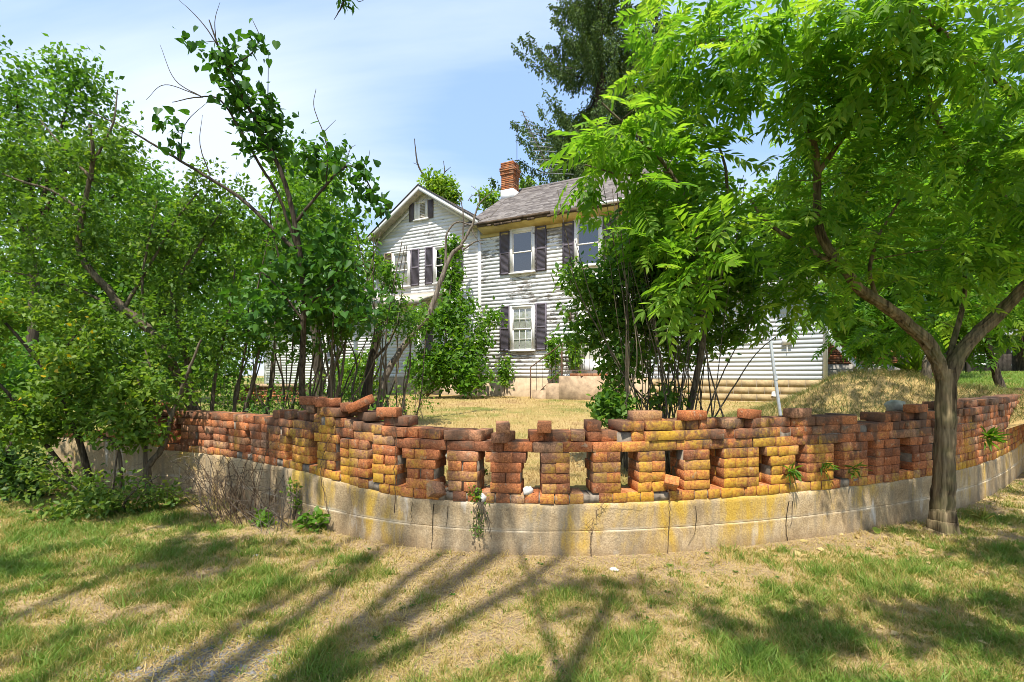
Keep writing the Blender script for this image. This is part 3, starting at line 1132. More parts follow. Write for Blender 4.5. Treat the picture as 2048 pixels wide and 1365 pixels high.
z = FT
while z < 8.65:                       # gable wing
    if z < 7.0:
        clap(-6.86, -1.86, z, .134, 0, M['siding'])
    else:
        hwid = (8.86 - (z + .13)) / .643
        if hwid > .12:
            clap(-4.32 - hwid, -4.32 + hwid, z, .134, 0, M['siding'])
    z += .134
z = FT
while z < 6.75:                       # main wing
    clap(-1.74, 4.5, z, .134, 0, M['siding_worn'])
    z += .134
z = 1.32
while z < 4.0:                        # one storey wing at the right end
    clap(4.5, 9.18, z, .124, 0, M['siding_clean'])
    z += .124
z = -.4
while z < 4.1:
    clap(-14.9, -6.9, z, .128, .62, M['siding'])
    z += .128
for t0, t1, z1, mt, r in ((-1.86, -1.74, 6.95, 'trim', -.034), (9.16, 9.27, 4.0, 'trim', -.034), (-6.93, -6.84, 7.05, 'trim', -.034), (-15.05, -14.9, 4.1, 'trim', .585)):
    hb(MB().box((t0, r, FT - .02 if t0 > -10 else -.3), (t1, r + .1, z1)), 'corner_board', M[mt])
# side walls seen at the ends
z = 1.32
while z < 4.0:
    mb = MB().box((9.25, .07, z), (9.275, 5.5, z + .118)); hb(mb, 'clapboard', M['siding_clean']); z += .124
# foundations
hb(MB().box((-6.9, -.02, -.2), (4.5, .5, FT - .012)), 'foundation', M['stucco'])
fb = 0
for c in range(4):
    z0 = .50 + c * .205
    t = 4.52 - (c % 2) * .2
    while t < 9.26:
        t1 = min(t + .392, 9.27)
        hb(MB().box((max(t, 4.505), -.012 + hrng.uniform(-.003, .003), z0), (t1, .2, z0 + .197)), 'foundation_block', M['block'])
        t += .402
hb(MB().box((4.506, -.0085, .3), (9.262, .22, 1.318)), 'mortar', M['mortar'])
for c in range(4):
    z0 = .50 + c * .205; y = .2
    while y < 5:
        hb(MB().box((9.1, y, z0), (9.272, y + .39, z0 + .197)), 'foundation_block', M['block']); y += .40


# roofs
def roof_main():
    e, rr, ze, zr = -.48, 3.4, 6.99, 9.52
    mb = MB().prism([(e, ze), (rr, zr), (2 * rr - e, ze), (2 * rr - e, ze - .05), (rr, zr - .06), (e, ze - .06)], -2.2, 4.75, 0)
    return hb(mb, 'roof', M['shingle'])


rm = roof_main()


def shingles(org, along, up, L, Hh, parent, tabw=.31, ex=.145, clipfn=None):
    along = unit(np.array(along, float)); up = unit(np.array(up, float)); nrm = np.cross(along, up)
    mb = MB()
    for i in range(int(Hh / ex)):
        x = -hrng.uniform(0, tabw)
        while x < L:
            x0, x1 = max(x, 0), min(x + tabw - .008, L)
            if x1 - x0 > .03:
                lift = .008 + hrng.uniform(0, .010)
                u0 = i * ex + hrng.uniform(-.012, .012); u1 = u0 + ex + .06
                sag = 0
                V = []
                for xx in (x0, x1):
                    for uu, l in ((u0, .002), (u0, lift), (u1, .004)):
                        V.append(np.array(org) + along * xx + up * uu + nrm * l)
                V = np.array(V)
                if clipfn is None or clipfn(V.mean(0)):
                    mb.add(V, [np.array([(0, 3, 4, 1), (1, 4, 5, 2)]), np.array([(0, 1, 2), (3, 5, 4)])], hrng.random())
            x += tabw
    return hb(mb, 'shingle', M['shingle'], parent, kind='stuff')


ups = np.array([0, 3.88, 2.53])
shingles((-2.2, -.48, 6.99), (1, 0, 0), ups, 6.95, float(np.linalg.norm(ups)) - .1, rm)
hb(MB().prism([(3.15, 9.395), (3.4, 9.55), (3.65, 9.395), (3.65, 9.36), (3.4, 9.51), (3.15, 9.36)], -2.2, 4.75, 0), 'ridge_cap', M['shingle'], rm)
# gable wing roof
gsl = .643
mb = MB(); zr = 8.88
L0, L1 = -7.02, -1.60
mb.prism([(L0, zr - (-4.32 - L0) * gsl), (-4.32, zr), (L1, zr - (L1 + 4.32) * gsl), (L1, zr - (L1 + 4.32) * gsl - .07), (-4.32, zr - .08), (L0, zr - (-4.32 - L0) * gsl - .07)], -.45, 6.6, 1)
rg = hb(mb, 'roof', M['trim_dirty'])
sh_up = np.array([2.70, 0, 2.70 * gsl])
shingles((L0, 6.6, zr - 2.70 * gsl + .004), (0, -1, 0), sh_up, 7.05, float(np.linalg.norm(sh_up)) - .05, rg)
shingles((L1, -.45, zr - 2.72 * gsl + .004), (0, 1, 0), sh_up * np.array([-1, 1, 1]), 7.05, float(np.linalg.norm(sh_up)) - .05, rg)
for sgn in (-1, 1):                   # barge boards
    xe = L0 if sgn < 0 else L1
    ze = zr - abs(xe + 4.32) * gsl
    hb(MB().prism([(-4.32, zr - .018), (xe, ze - .018), (xe, ze - .19), (-4.32, zr - .20)][::sgn], -.475, -.452, 1), 'barge_board', M['trim'])
    hb(MB().prism([(-4.32, zr + .03), (xe - sgn * -.03, ze + .03 - .02), (xe + sgn * .03, ze - .02), (-4.32, zr - .017)][::sgn], -.50, -.44, 1), 'drip_edge', M['iron'])
    hb(MB().prism([(-4.32, zr - .22), (xe, ze - .22), (xe, ze - .34), (-4.32, zr - .345)][::sgn], -.03, -.024, 1), 'rake_board', M['trim'])
# eaves of the main wing: rotten gutter board, yellowed soffit and frieze
hb(MB().box((-1.62, -.50, 6.83), (4.75, -.455, 6.955)), 'fascia', M['rot'])
hb(MB().box((-1.60, -.535, 6.90), (1.3, -.502, 6.98)), 'gutter', M['rot'])
hb(MB().box((2.6, -.60, 6.88), (4.75, -.502, 6.97)), 'gutter', M['trim'])
hb(MB().prism([(-.452, 6.84), (-.03, 6.70), (-.03, 6.66), (-.452, 6.81)], -1.62, 4.73, 0), 'soffit', M['soffit'])
hb(MB().box((-1.74, -.045, 6.55), (4.5, -.024, 6.70)), 'frieze_board', M['soffit'])
for k in range(14):
    t = hrng.uniform(-1.5, 2.6)
    hb(MB().box((t, -.515, 6.80 - hrng.uniform(0, .03)), (t + hrng.uniform(.08, .3), -.5, 6.87)), 'rotten_scrap', M['rot'])
# roofs of the low wings
mb = MB().prism([(-.4, 4.02), (2.75, 5.4), (5.9, 4.02), (5.9, 3.95), (2.75, 5.33), (-.4, 3.95)], 4.52, 9.5, 0)
r3 = hb(mb, 'roof', M['shingle'])
shingles((4.52, -.4, 4.025), (1, 0, 0), (0, 3.15, 1.38), 4.98, 3.4, r3)
hb(MB().box((4.52, -.42, 3.86), (9.5, -.40, 4.01)), 'fascia', M['trim'])
mb = MB().prism([(.2, 4.15), (3.3, 5.9), (6.4, 4.15), (6.4, 4.08), (3.3, 5.83), (.2, 4.08)], -15.3, -7.05, 0)
r4 = hb(mb, 'roof', M['shingle'])
hb(MB().box((-15.3, .17, 4.0), (-7.05, .2, 4.14)), 'fascia', M['trim'])
# porch at the gable wing
pr_ = hb(MB().prism([(-1.75, 4.20), (-.03, 4.75), (-.03, 4.68), (-1.75, 4.10)], -6.7, -3.2, 0), 'porch_roof', M['trim_dirty'])
hb(MB().box((-6.72, -1.80, 4.02), (-3.18, -1.752, 4.22)), 'porch_fascia', M['trim_dirty'], pr_)
for t in (-6.5, -3.4):
    hb(MB().box((t, -1.7, .55), (t + .11, -1.59, 4.06)), 'porch_post', M['trim'], pr_)

# chimney
ch = hb(MB().box((-2.17, 2.34, 8.6), (-1.63, 2.86, 10.15)), 'chimney', M['mortar'])
mb = MB()
z = 9.20; c = 0
while z < 10.30:
    grow_ = .0 if c < 8 else (.03 if c in (8, 9) else .055 if c in (10, 11) else .02)
    x0, x1, y0, y1 = -2.18 - grow_, -1.62 + grow_, 2.33 - grow_, 2.87 + grow_
    for side in range(4):
        L = (x1 - x0) if side % 2 == 0 else (y1 - y0) - .19
        n = 3 if side % 2 == 0 else 2
        bl = L / n
        for q in range(n):
            jt = hrng.uniform(-.006, .006)
            a0 = q * bl + (.0 if c % 2 else .0) + .004; a1 = (q + 1) * bl - .004
            if side == 0: lo, hi = (x0 + a0, y0 + jt, z), (x0 + a1, y0 + .09, z + .066)
            if side == 1: lo, hi = (x1 - .09, y0 + .095 + a0, z), (x1 + jt, y0 + .095 + a1, z + .066)
            if side == 2: lo, hi = (x0 + a0, y1 - .09, z), (x0 + a1, y1 + jt, z + .066)
            if side == 3: lo, hi = (x0 + jt, y0 + .095 + a0, z), (x0 + .09, y0 + .095 + a1, z + .066)
            mb.box(lo, hi, None, hrng.random())
    z += .076; c += 1
hb(mb, 'brick', M['brick_dark2'], ch, kind='stuff')
hb(MB().box((-2.195, 2.315, 8.75), (-1.605, 2.885, 9.19)), 'flashing', M['white_metal'], ch)
mb = MB().box((-2.03, 2.48, 10.14), (-1.77, 2.72, 10.42)); hb(mb, 'flue', M['flue'], ch)


# windows and shutters
def window(t, z0, z1, w=.96, top=(2, 3), bot=(0, 0), fill='dark', fill_low=None, shl=True, shr=True, shm=('shutter', 'shutter'), shw=.42):
    fr = MB()
    x0, x1 = t - w / 2, t + w / 2
    c = .10
    fr.box((x0, -.095, z0), (x0 + c, .0, z1)); fr.box((x1 - c, -.095, z0), (x1, .0, z1))
    fr.box((x0 + c, -.095, z1 - c), (x1 - c, .0, z1)); fr.box((x0 - .03, -.125, z0 - .05), (x1 + .03, .0, z0 + .0))
    fr.box((x0 - .02, -.11, z1), (x1 + .02, .0, z1 + .035))
    wo = hb(fr, 'window', M['trim'])
    zm = (z0 + z1 - c) / 2
    ix0, ix1 = x0 + c, x1 - c
    for (a, b, d, mu) in ((z0 + .005, zm + .02, -.058, bot), (zm - .02, z1 - c, -.070, top)):
        sb = MB(); k = .042
        sb.box((ix0, d, a), (ix0 + k, d + .022, b)); sb.box((ix1 - k, d, a), (ix1, d + .022, b))
        sb.box((ix0 + k, d, b - k), (ix1 - k, d + .022, b)); sb.box((ix0 + k, d, a), (ix1 - k, d + .022, a + k))
        hb(sb, 'sash', M['trim'], wo)
        rows, cols = mu
        if rows > 1 or cols > 1:
            m2 = MB()
            for i in range(1, rows):
                zz_ = a + k + (b - a - 2 * k) * i / rows
                m2.box((ix0 + k, d + .003, zz_ - .009), (ix1 - k, d + .019, zz_ + .009))
            for i in range(1, cols):
                xx = ix0 + k + (ix1 - ix0 - 2 * k) * i / cols
                m2.box((xx - .009, d + .0042, a + k), (xx + .009, d + .0178, b - k))
            hb(m2, 'muntin', M['trim'], wo)
        g_ = MB().add([(ix0 + k, d + .012, a + k), (ix1 - k, d + .012, a + k), (ix1 - k, d + .012, b - k), (ix0 + k, d + .012, b - k)], [np.array([(0, 1, 2, 3)])])
        hb(g_, 'pane', M['glass'], wo)
        mat = fill if a > z0 + .1 or fill_low is None else fill_low
        if mat == 'curtain':
            n = 28; V = []
            for i in range(n + 1):
                xx = ix0 + .01 + (ix1 - ix0 - .02) * i / n
                yy = -.026 + .0035 * math.sin(i * 1.9) + .002 * math.sin(i * .7)
                V += [(xx, yy, a), (xx, yy, b)]
            i = np.arange(n)
            hb(MB().add(V, [np.stack([2 * i, 2 * i + 2, 2 * i + 3, 2 * i + 1], 1)]), 'curtain', M['curtain'], wo)
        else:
            hb(MB().add([(ix0, -.024, a), (ix1, -.024, a), (ix1, -.024, b), (ix0, -.024, b)], [np.array([(0, 1, 2, 3)])]), 'blind' if mat == 'blind' else 'room_shade_sheet', M[mat], wo)  # near-black sheet behind the glass, coloured as the unlit room's shade
    for side, on, mt in ((-1, shl, shm[0]), (1, shr, shm[1])):
        if not on:
            continue
        a0 = x0 - .025 - shw if side < 0 else x1 + .025
        a1 = a0 + shw
        sm = MB()
        sm.box((a0, -.058, z0 - .02), (a0 + .05, -.026, z1 + .02)); sm.box((a1 - .05, -.058, z0 - .02), (a1, -.026, z1 + .02))
        for zz_ in (z0 - .02, (z0 + z1) / 2 - .04, z1 - .05):
            sm.box((a0 + .05, -.058, zz_), (a1 - .05, -.026, zz_ + .07))
        so = hb(sm, 'shutter', M[mt])
        lv = MB()
        zz_ = z0 + .055
        while zz_ < z1 - .06:
            if not (z0 + z1) / 2 - .07 < zz_ < (z0 + z1) / 2 + .03 and (mt != 'shutter_rot' or hrng.random() > .3):
                lv.add([(a0 + .05, -.054, zz_), (a1 - .05, -.054, zz_), (a1 - .05, -.03, zz_ + .045), (a0 + .05, -.03, zz_ + .045), (a0 + .05, -.046, zz_ - .004), (a1 - .05, -.046, zz_ - .004)],
                       [np.array([(0, 1, 2, 3), (4, 5, 1, 0)])])
            zz_ += .042
        hb(lv, 'louver', M[mt], so, kind='stuff')
    return wo


window(-5.53, 5.06, 6.50, .93, (2, 3), (0, 0), 'blind', 'blind', shm=('shutter_rot', 'shutter'))
window(-3.42, 5.06, 6.50, .93, (2, 3), (0, 0), 'dark', 'dark')
window(.02, 5.12, 6.66, .98, (0, 0), (0, 0), 'dark', 'dark')
window(2.49, 5.12, 6.66, .98, (0, 0), (0, 0), 'dark', 'dark')
window(.02, 2.34, 3.95, .98, (2, 3), (2, 3), 'curtain', 'curtain')
window(-3.42, 2.34, 3.8, .93, (2, 3), (2, 3), 'curtain', 'curtain')
window(-9.5, 1.9, 3.2, .9, (2, 3), (2, 3), 'dark', 'dark', shl=False, shr=False)
# louvred attic vent with its own small shutters
vt = MB()
for lo, hi in (((-4.86, -.07, 7.68), (-4.74, -.0, 8.40)), ((-4.29, -.07, 7.68), (-4.19, 0, 8.40)), ((-4.74, -.07, 8.31), (-4.29, 0, 8.40)), ((-4.9, -.10, 7.63), (-4.15, 0, 7.68))):
    vt.box(lo, hi)
vent = hb(vt, 'attic_vent', M['trim'])
hb(MB().box((-4.74, -.055, 7.68), (-4.57, -.01, 8.31)), 'vent_board', M['trim'], vent)
for i in range(10):
    zz_ = 7.70 + i * .06
    hb(MB().add([(-4.57, -.06, zz_), (-4.29, -.06, zz_), (-4.29, -.02, zz_ + .055), (-4.57, -.02, zz_ + .055)], [np.array([(0, 1, 2, 3)])]), 'slat', M['trim_dirty'], vent)
for a in (-5.13, -4.16):
    so = hb(MB().box((a, -.05, 7.66), (a + .24, -.024, 8.38)), 'shutter', M['shutter'])

# storm door and landing
dm = MB()
dm.box((2.13, -.06, 1.47), (2.25, 0, 3.72)); dm.box((3.13, -.06, 1.47), (3.25, 0, 3.72)); dm.box((2.25, -.06, 3.60), (3.13, 0, 3.72)); dm.box((2.10, -.08, 3.72), (3.28, 0, 3.78))
door = hb(dm, 'door', M['trim'])
dl = MB(); dl.box((2.25, -.035, 1.47), (3.13, -.005, 1.98)); dl.box((2.25, -.035, 1.98), (2.37, -.005, 3.6)); dl.box((3.01, -.035, 1.98), (3.13, -.005, 3.6)); dl.box((2.37, -.035, 3.48), (3.01, -.005, 3.6)); dl.box((2.37, -.04, 2.62), (3.01, -.005, 2.72))
hb(dl, 'door_leaf', M['white_metal'], door)
hb(MB().add([(2.37, -.02, 1.98), (3.01, -.02, 1.98), (3.01, -.02, 3.48), (2.37, -.02, 3.48)], [np.array([(0, 1, 2, 3)])]), 'pane', M['curtain'], door)
hb(MB().box((2.98, -.065, 2.52), (3.03, -.04, 2.60)), 'handle', M['galv'], door)
eb = hb(MB().box((8.18, -.10, 2.30), (8.42, -.025, 2.52)), 'meter_box', M['white_metal'])
hb(MB().tube([(8.30, -.06, 2.30), (8.30, -.05, 2.1)], .016, 6), 'conduit', M['white_metal'], eb)
# wall lamp beside the door
hb(MB().box((1.80, -.09, 3.30), (1.88, -.026, 3.62)), 'wall_lamp', M['rot'])
# downspout torn loose from the corner
dsp = [(9.25, -.06, 3.9), (9.25, -.06, 2.65)]

steps = thing('concrete_steps', 'tan concrete landing and three steps at the white storm door', 'steps', hw(1.9, -.7, .6), rz=HRZ)
SO = np.array([1.9, -.7, .6])
for (a, b, zt_) in ((1.95, 3.7, 1.42), (1.5, 1.95, 1.18), (1.02, 1.5, .95)):
    MB().box((a, -1.32, .3), (b, -.03, zt_)).build('step' if a < 1.9 else 'landing', M['step_concrete'], steps, off=SO)
for k in range(7):
    a = 2.45 + k * .15 + hrng.uniform(-.03, .03)
    o = link('brick', bmeshes_l[k])
    q = hw(a, -1.22 + hrng.uniform(-.05, .1), 1.42 + BH / 2 + (.0))
    o.matrix_world = Matrix.Translation(q) @ Matrix.Rotation(HRZ + hrng.uniform(-.5, .5), 4, 'Z')
    tag(o, 'old loose brick lying along the edge of the concrete landing', 'brick', 'bricks along the landing edge')
rail = thing('iron_railing', 'thin rusty iron handrail beside the concrete steps', 'railing', hw(1.5, -1.25, .95), rz=HRZ)
RO = np.array([1.5, -1.25, .95])
P1, P2 = np.array([.93, -1.26, 1.70]), np.array([2.03, -1.26, 2.44])
for nm, pts, r in (('post', [(.93, -1.26, .62), P1], .022), ('post', [(2.03, -1.26, 1.42), P2], .030), ('post', [(3.55, -1.26, 1.42), (3.55, -1.26, 2.40)], .022), ('hand_rail', [P1, P2], .018), ('hand_rail', [P2, (3.55, -1.26, 2.44)], .016), ('lower_rail', [(1.1, -1.26, .78), (2.03, -1.26, 1.62)], .014), ('lower_rail', [(2.03, -1.26, 1.58), (3.55, -1.26, 1.58)], .012)):
    MB().tube(np.array(pts, float), r, 6).build(nm, M['rusty_iron'], rail, off=RO)
for k in range(1, 5):
    f = k / 5
    a = P1 * (1 - f) + P2 * f
    MB().tube([(a[0], -1.26, a[2] - .95), a], .008, 4).build('baluster', M['iron'], rail, off=RO)
for k in range(1, 10):
    a = 2.03 + 1.52 * k / 10
    MB().tube([(a, -1.26, 1.58), (a, -1.26, 2.44)], .007, 4).build('baluster', M['iron'], rail, off=RO)

# television antenna strapped beside the chimney
ant = thing('tv_antenna', 'old roof television antenna on a thin mast beside the chimney', 'antenna', hw(-1.52, 2.5, 9.1))
AO = hw(-1.52, 2.5, 9.1)
MB().tube([hw(-1.52, 2.5, 9.05), hw(-1.52, 2.5, 12.0)], .013, 5).build('mast', M['iron'], ant, off=AO)
MB().tube([P(1044, 222, 21.3), P(1074, 290, 20.9), P(1104, 345, 20.5)], .022, 4).build('boom', M['iron'], ant, off=AO)
for k in range(15):
    f = k / 14
    c_ = P(1044, 222, 21.3) * (1 - f) + P(1104, 345, 20.5) * f
    hl = .15 + .75 * f
    MB().tube([c_ - np.array([hl * .55, .0, .02]), c_ + np.array([hl, .12, -.03])], .014, 3).build('element', M['galv'], ant, off=AO)

# poles
pole = thing('leaning_pole', 'thin grey metal pole leaning in the yard behind the wall', 'pole', P(1563, 842, 6.6))
MB().tube([P(1563, 846, 6.6), P(1548, 740, 6.7), P(1536, 640, 6.9), P(1524, 540, 7.1)], .022, 7).build('shaft', M['galv'], pole, off=P(1563, 842, 6.6))
MB().tube([P(1551.5, 762, 6.68), P(1550, 752, 6.7)], .027, 7).build('joint_sleeve', M['galv'], pole, off=P(1563, 842, 6.6))
dwn = thing('fallen_downspout', 'pale metal downspout leaning from the house corner to the mound', 'pipe', P(1736, 752, 9.6))
MB().tube([P(1737, 753, 9.55), P(1664, 682, 13.0)], .055, 8).build('pipe', M['galv'], dwn, off=P(1736, 752, 9.6))
MB().tube([P(1664, 682, 13.0), P(1657, 660, 13.3), P(1655, 640, 13.4)], .055, 8).build('elbow', M['galv'], dwn, off=P(1736, 752, 9.6))

q = hw(8.0, -.02, .93)
sc = MB().add([(-.09, -.02, -.07), (.05, -.03, -.09), (.10, -.02, .02), (.01, -.05, .08), (-.08, -.025, .05)], [np.array([(0, 1, 2, 3, 4)])])
so_ = sc.build('paper_scrap', M['white_metal'])
so_.location = tuple(q); so_.rotation_euler = (0, 0, HRZ)
tag(so_, 'crumpled white scrap stuck low on the concrete block foundation', 'paper')

# ------------------------------------------------------------------ sheds behind on the right
out = thing('brick_outbuilding', 'dark tumbledown brick outbuilding with a black opening behind the mound', 'outbuilding', (11.6, 17.0, .9))
OO = np.array([11.6, 17.0, .9])
mb = MB()
mb.box((10.4, 17.06, .3), (13.2, 17.3, 3.4)); mb.box((10.4, 17.0, .3), (13.2, 17.06, 1.82))
mb.build('wall', M['old_concrete'], out, off=OO)
mb = MB()
z = 1.83; c = 0
while z < 3.3:
    x = 10.4 - (c % 2) * .1
    while x < 13.15:
        if hrng.random() > .05:
            d_ = hrng.uniform(-.015, .02)
            mb.box((max(x, 10.4), 16.98 + d_, z), (min(x + .2, 13.2), 17.055, z + .066), None, hrng.random())
        x += .212
    z += .077; c += 1
mb.build('brick', M['brick_dark'], out, kind='stuff', off=OO)
for k in range(4):
    z_ = .95 + .22 * k
    MB().box((10.5, 16.6, z_), (12.4, 16.63, z_ + .05)).build('rail_bar', M['old_concrete'], out, off=OO)
MB().box((13.2, 18.6, .3), (15.6, 18.7, 3.4)).build('room_shade_sheet', M['dark'], out, off=OO)  # black panel: the shade inside the opening put into its colour
for x in (13.2, 15.5):
    MB().box((x, 17.0, .3), (x + .12, 17.12, 3.4)).build('post', M['old_wood'], out, off=OO)
MB().box((13.2, 16.96, 2.75), (15.62, 17.02, 3.4)).build('header_board', M['old_wood'], out, off=OO)
ac = MB()
for lo, hi in (((13.62, 17.0, 1.72), (13.70, 17.3, 2.35)), ((14.18, 17.0, 1.72), (14.26, 17.3, 2.35)), ((13.70, 17.0, 1.72), (14.18, 17.3, 1.80)), ((13.70, 17.0, 2.27), (14.18, 17.3, 2.35))):
    ac.box(lo, hi)
aco = ac.build('window', M['trim_dirty'], out, off=OO)
for k in range(5):
    MB().box((13.70, 17.05, 1.84 + k * .085), (14.18, 17.08, 1.88 + k * .085)).build('slat', M['white_metal'], aco, off=OO)
MB().prism([(16.6, 3.35), (21, 4.0), (21, 4.08), (16.6, 3.43)], 10.2, 15.8, 0).build('roof', M['old_wood'], out, off=OO)
for k, (a, b) in enumerate((((13.1, 16.8, 2.28), (14.0, 16.85, 2.05)), ((13.3, 16.7, 1.75), (14.1, 16.7, 1.35)), ((14.0, 16.8, 1.85), (14.4, 16.6, 1.4)))):
    MB().tube([np.array(a), np.array(b)], .02, 5).build('broken_lath', M['old_concrete'], out, off=OO)

shed = thing('dark_shed', 'dark weathered board shed with white framed windows across the green lawn', 'shed', (21.3, 23.0, 1.5))
SH = np.array([21.3, 23.0, 1.5])
x = 19.6
while x < 22.95:
    MB().box((x, 23.0 + hrng.uniform(0, .02), .8), (x + .19, 23.1, 3.35)).build('plank', M['old_wood'], shed, off=SH)
    x += .2
y = 23.1
MB().box((22.9, 23.1, .8), (23.0, 26.5, 3.35)).build('wall', M['old_wood'], shed, off=SH)
MB().box((19.6, 23.1, .8), (19.7, 26.5, 3.35)).build('wall', M['old_wood'], shed, off=SH)
for x in (20.15, 21.25):
    fr = MB()
    for lo, hi in (((x, 22.96, 1.9), (x + .08, 23.0, 2.9)), ((x + .52, 22.96, 1.9), (x + .6, 23.0, 2.9)), ((x + .08, 22.96, 2.82), (x + .52, 23.0, 2.9)), ((x + .08, 22.96, 1.9), (x + .52, 23.0, 1.98)), ((x + .08, 22.965, 2.37), (x + .52, 22.99, 2.42))):
        fr.box(lo, hi)
    fo = fr.build('window', M['trim'], shed, off=SH)
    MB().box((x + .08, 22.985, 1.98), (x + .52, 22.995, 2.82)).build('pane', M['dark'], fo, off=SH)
MB().box((19.5, 22.95, .8), (19.62, 23.05, 3.35)).build('corner_board', M['trim_dirty'], shed, off=SH)
MB().box((22.1, 22.97, .9), (22.2, 22.995, 3.2)).build('door_trim', M['trim_dirty'], shed, off=SH)
MB().prism([(22.6, 3.3), (24.8, 4.5), (27, 3.3), (27, 3.2), (24.8, 4.4), (22.6, 3.2)], 19.3, 23.3, 0).build('roof', M['tin'], shed, off=SH)

# red brick stoop seen low between the thin stems on the left
stoop = thing('brick_stoop', 'low red brick stoop in front of the white side wing', 'stoop', (-7.2, 14.6, .2))
TO = np.array([-7.2, 14.6, .2])
mb = MB()
z = .2; c = 0
while z < 1.1:
    x = -7.9 - (c % 2) * .1
    while x < -6.2:
        mb.box((x, 14.5 + hrng.uniform(-.01, .01), z), (x + .2, 14.6, z + .066), None, hrng.random())
        x += .212
    z += .077; c += 1
mb.build('brick', M['brick_plain'], stoop, kind='stuff', off=TO)
MB().box((-7.88, 14.53, .1), (-6.25, 15.6, 1.09)).build('core', M['mortar'], stoop, off=TO)
MB().box((-7.95, 14.45, 1.10), (-6.15, 15.7, 1.18)).build('slab', M['step_concrete'], stoop, off=TO)

# ------------------------------------------------------------------ leaves
def t_ovate(w=.3, fold=.07, bend=.08):
    V = np.array([(0, 0, 0), (.38, w, fold), (.5, 0, -bend * .3), (.38, -w, fold), (1, 0, -bend), ])
    return V, [np.array([(0, 2, 1), (1, 2, 4), (0, 3, 2), (3, 4, 2)])], np.zeros(5)


def t_lance(w=.16, fold=.04):
    V = np.array([(0, 0, 0), (.28, w, fold), (.62, w * .8, fold * .5), (1, 0, -.1), (.62, -w * .8, fold * .5), (.28, -w, fold)])
    return V, [np.array([(0, 3, 2, 1), (0, 5, 4, 3)])], np.zeros(6)


def t_heart():
    h = [(0, 0, 0), (-.10, .17, .02), (-.02, .36, .06), (.22, .44, .08), (.55, .30, .05), (.85, .09, -.05), (1, 0, -.12)]
    V = np.array(h + [(x, -y, z) for x, y, z in h[1:-1]])
    return V, [np.array([(0, 6, 5, 4, 3, 2, 1), (0, 7, 8, 9, 10, 11, 6)])], np.zeros(len(V))


def t_compound(seed, pairs=6, droop=.30, ll=.36, lw=.155):
    g = np.random.default_rng(seed)
    V, F, T, n = [], [], [], 0
    lv, lf, _ = t_lance(lw * 1.0, .03)

    def at(x):
        return np.array([x, .04 * math.sin(3 * x + seed), -droop * x * x])
    xs = np.linspace(.2, .96, pairs)
    items = []
    for i, x in enumerate(xs):
        for sgn in (-1, 1):
            if g.random() < .05:
                continue
            a = R(g.uniform(52, 74) - 22 * (x - .2)) * sgn
            items.append((at(x + g.uniform(-.02, .02)), a, ll * (1.08 - .5 * abs(x - .6)) * g.uniform(.85, 1.1)))
    items.append((at(1.0), R(g.uniform(-12, 12)), ll * .95))
    for p, a, l in items:
        dz = -droop * p[0] * 1.1 - g.uniform(-.05, .25)
        u = unit(np.array([math.cos(a), math.sin(a), dz]))
        w = unit(np.array([0, 0, 1.0]) - u * u[2] + np.array([g.normal(0, .22), g.normal(0, .22), 0]))
        w = unit(w - u * (w @ u)); v = np.cross(w, u)
        V.append(p + l * (lv[:, :1] * u + lv[:, 1:2] * v + lv[:, 2:] * w))
        F += [f + n for f in lf]; T.append(np.full(len(lv), g.normal(0, .10))); n += len(lv)
    k = 5
    pts = np.array([at(x) for x in np.linspace(0, 1, k)])
    wv = np.array([0, .007, 0])
    rv = np.concatenate([pts - wv, pts + wv])
    V.append(rv); i = np.arange(k - 1)
    F.append(np.stack([i, i + 1, i + k + 1, i + k], 1) + n); T.append(np.full(2 * k, .25))
    return np.concatenate(V), [np.concatenate(F)], np.concatenate(T)


def t_small():
    return np.array([(0, 0, 0), (.45, .30, .05), (1, 0, -.08), (.45, -.30, .05)]), [np.array([(0, 3, 2, 1)])], np.zeros(4)


LT = {
    'ovate': [t_ovate(.30), t_ovate(.26, .1, .15), t_ovate(.33, .03, .02)],
    'small': [t_small()],
    'heart': [t_heart()],
    'lance': [t_lance(.15)],
    'blade': [t_lance(.05, .015)],
    'needle': [(np.array([(0, 0, 0), (.4, .25, .03), (1, 0, -.06), (.4, -.25, .03)]), [np.array([(0, 3, 2, 1)])], np.zeros(4))],
    'compound': [t_compound(i, p, d) for i, (p, d) in enumerate(((6, .20), (7, .30), (5, .14), (6, .38), (7, .24)))],
}


def frames(d, up):
    u = unit(d)
    w = up - u * (up * u).sum(1, keepdims=True)
    w = unit(w)
    return u, np.cross(w, u), w


def bake(mb, kind, pos, u, v, w, size, tone, pick):
    for i, (tv, tf, tt) in enumerate(LT[kind]):
        m = pick == i
        if not m.any():
            continue
        p, s = pos[m], size[m][:, None, None]
        VV = p[:, None] + s * (tv[None, :, :1] * u[m][:, None] + tv[None, :, 1:2] * v[m][:, None] + tv[None, :, 2:] * w[m][:, None])
        k = len(tv); n = len(p)
        FF = [(f[None] + (np.arange(n) * k)[:, None, None]).reshape(-1, f.shape[1]) for f in tf]
        mb.add(VV.reshape(-1, 3), FF, np.clip((tone[m][:, None] + tt[None]).ravel(), 0, 1))


LEAFMESH = {}


def leaf_mesh(kind, i, mat):
    key = (kind, i, mat.name)
    if key not in LEAFMESH:
        tv, tf, tt = LT[kind][i]
        me = make_mesh('leaf', tv, tf, np.clip(.55 + tt, 0, 1))
        me.materials.append(mat)
        LEAFMESH[key] = me
    return LEAFMESH[key]


def Cp(px, py, D, rx, ry, rd, n):
    return (P(px, py, D), np.array([rx * D / FPX, rd, ry * D / FPX]), n)


def Cw(x, y, z, rx, ry, rz, n):
    return (np.array([x, y, z], float), np.array([rx, ry, rz], float), n)


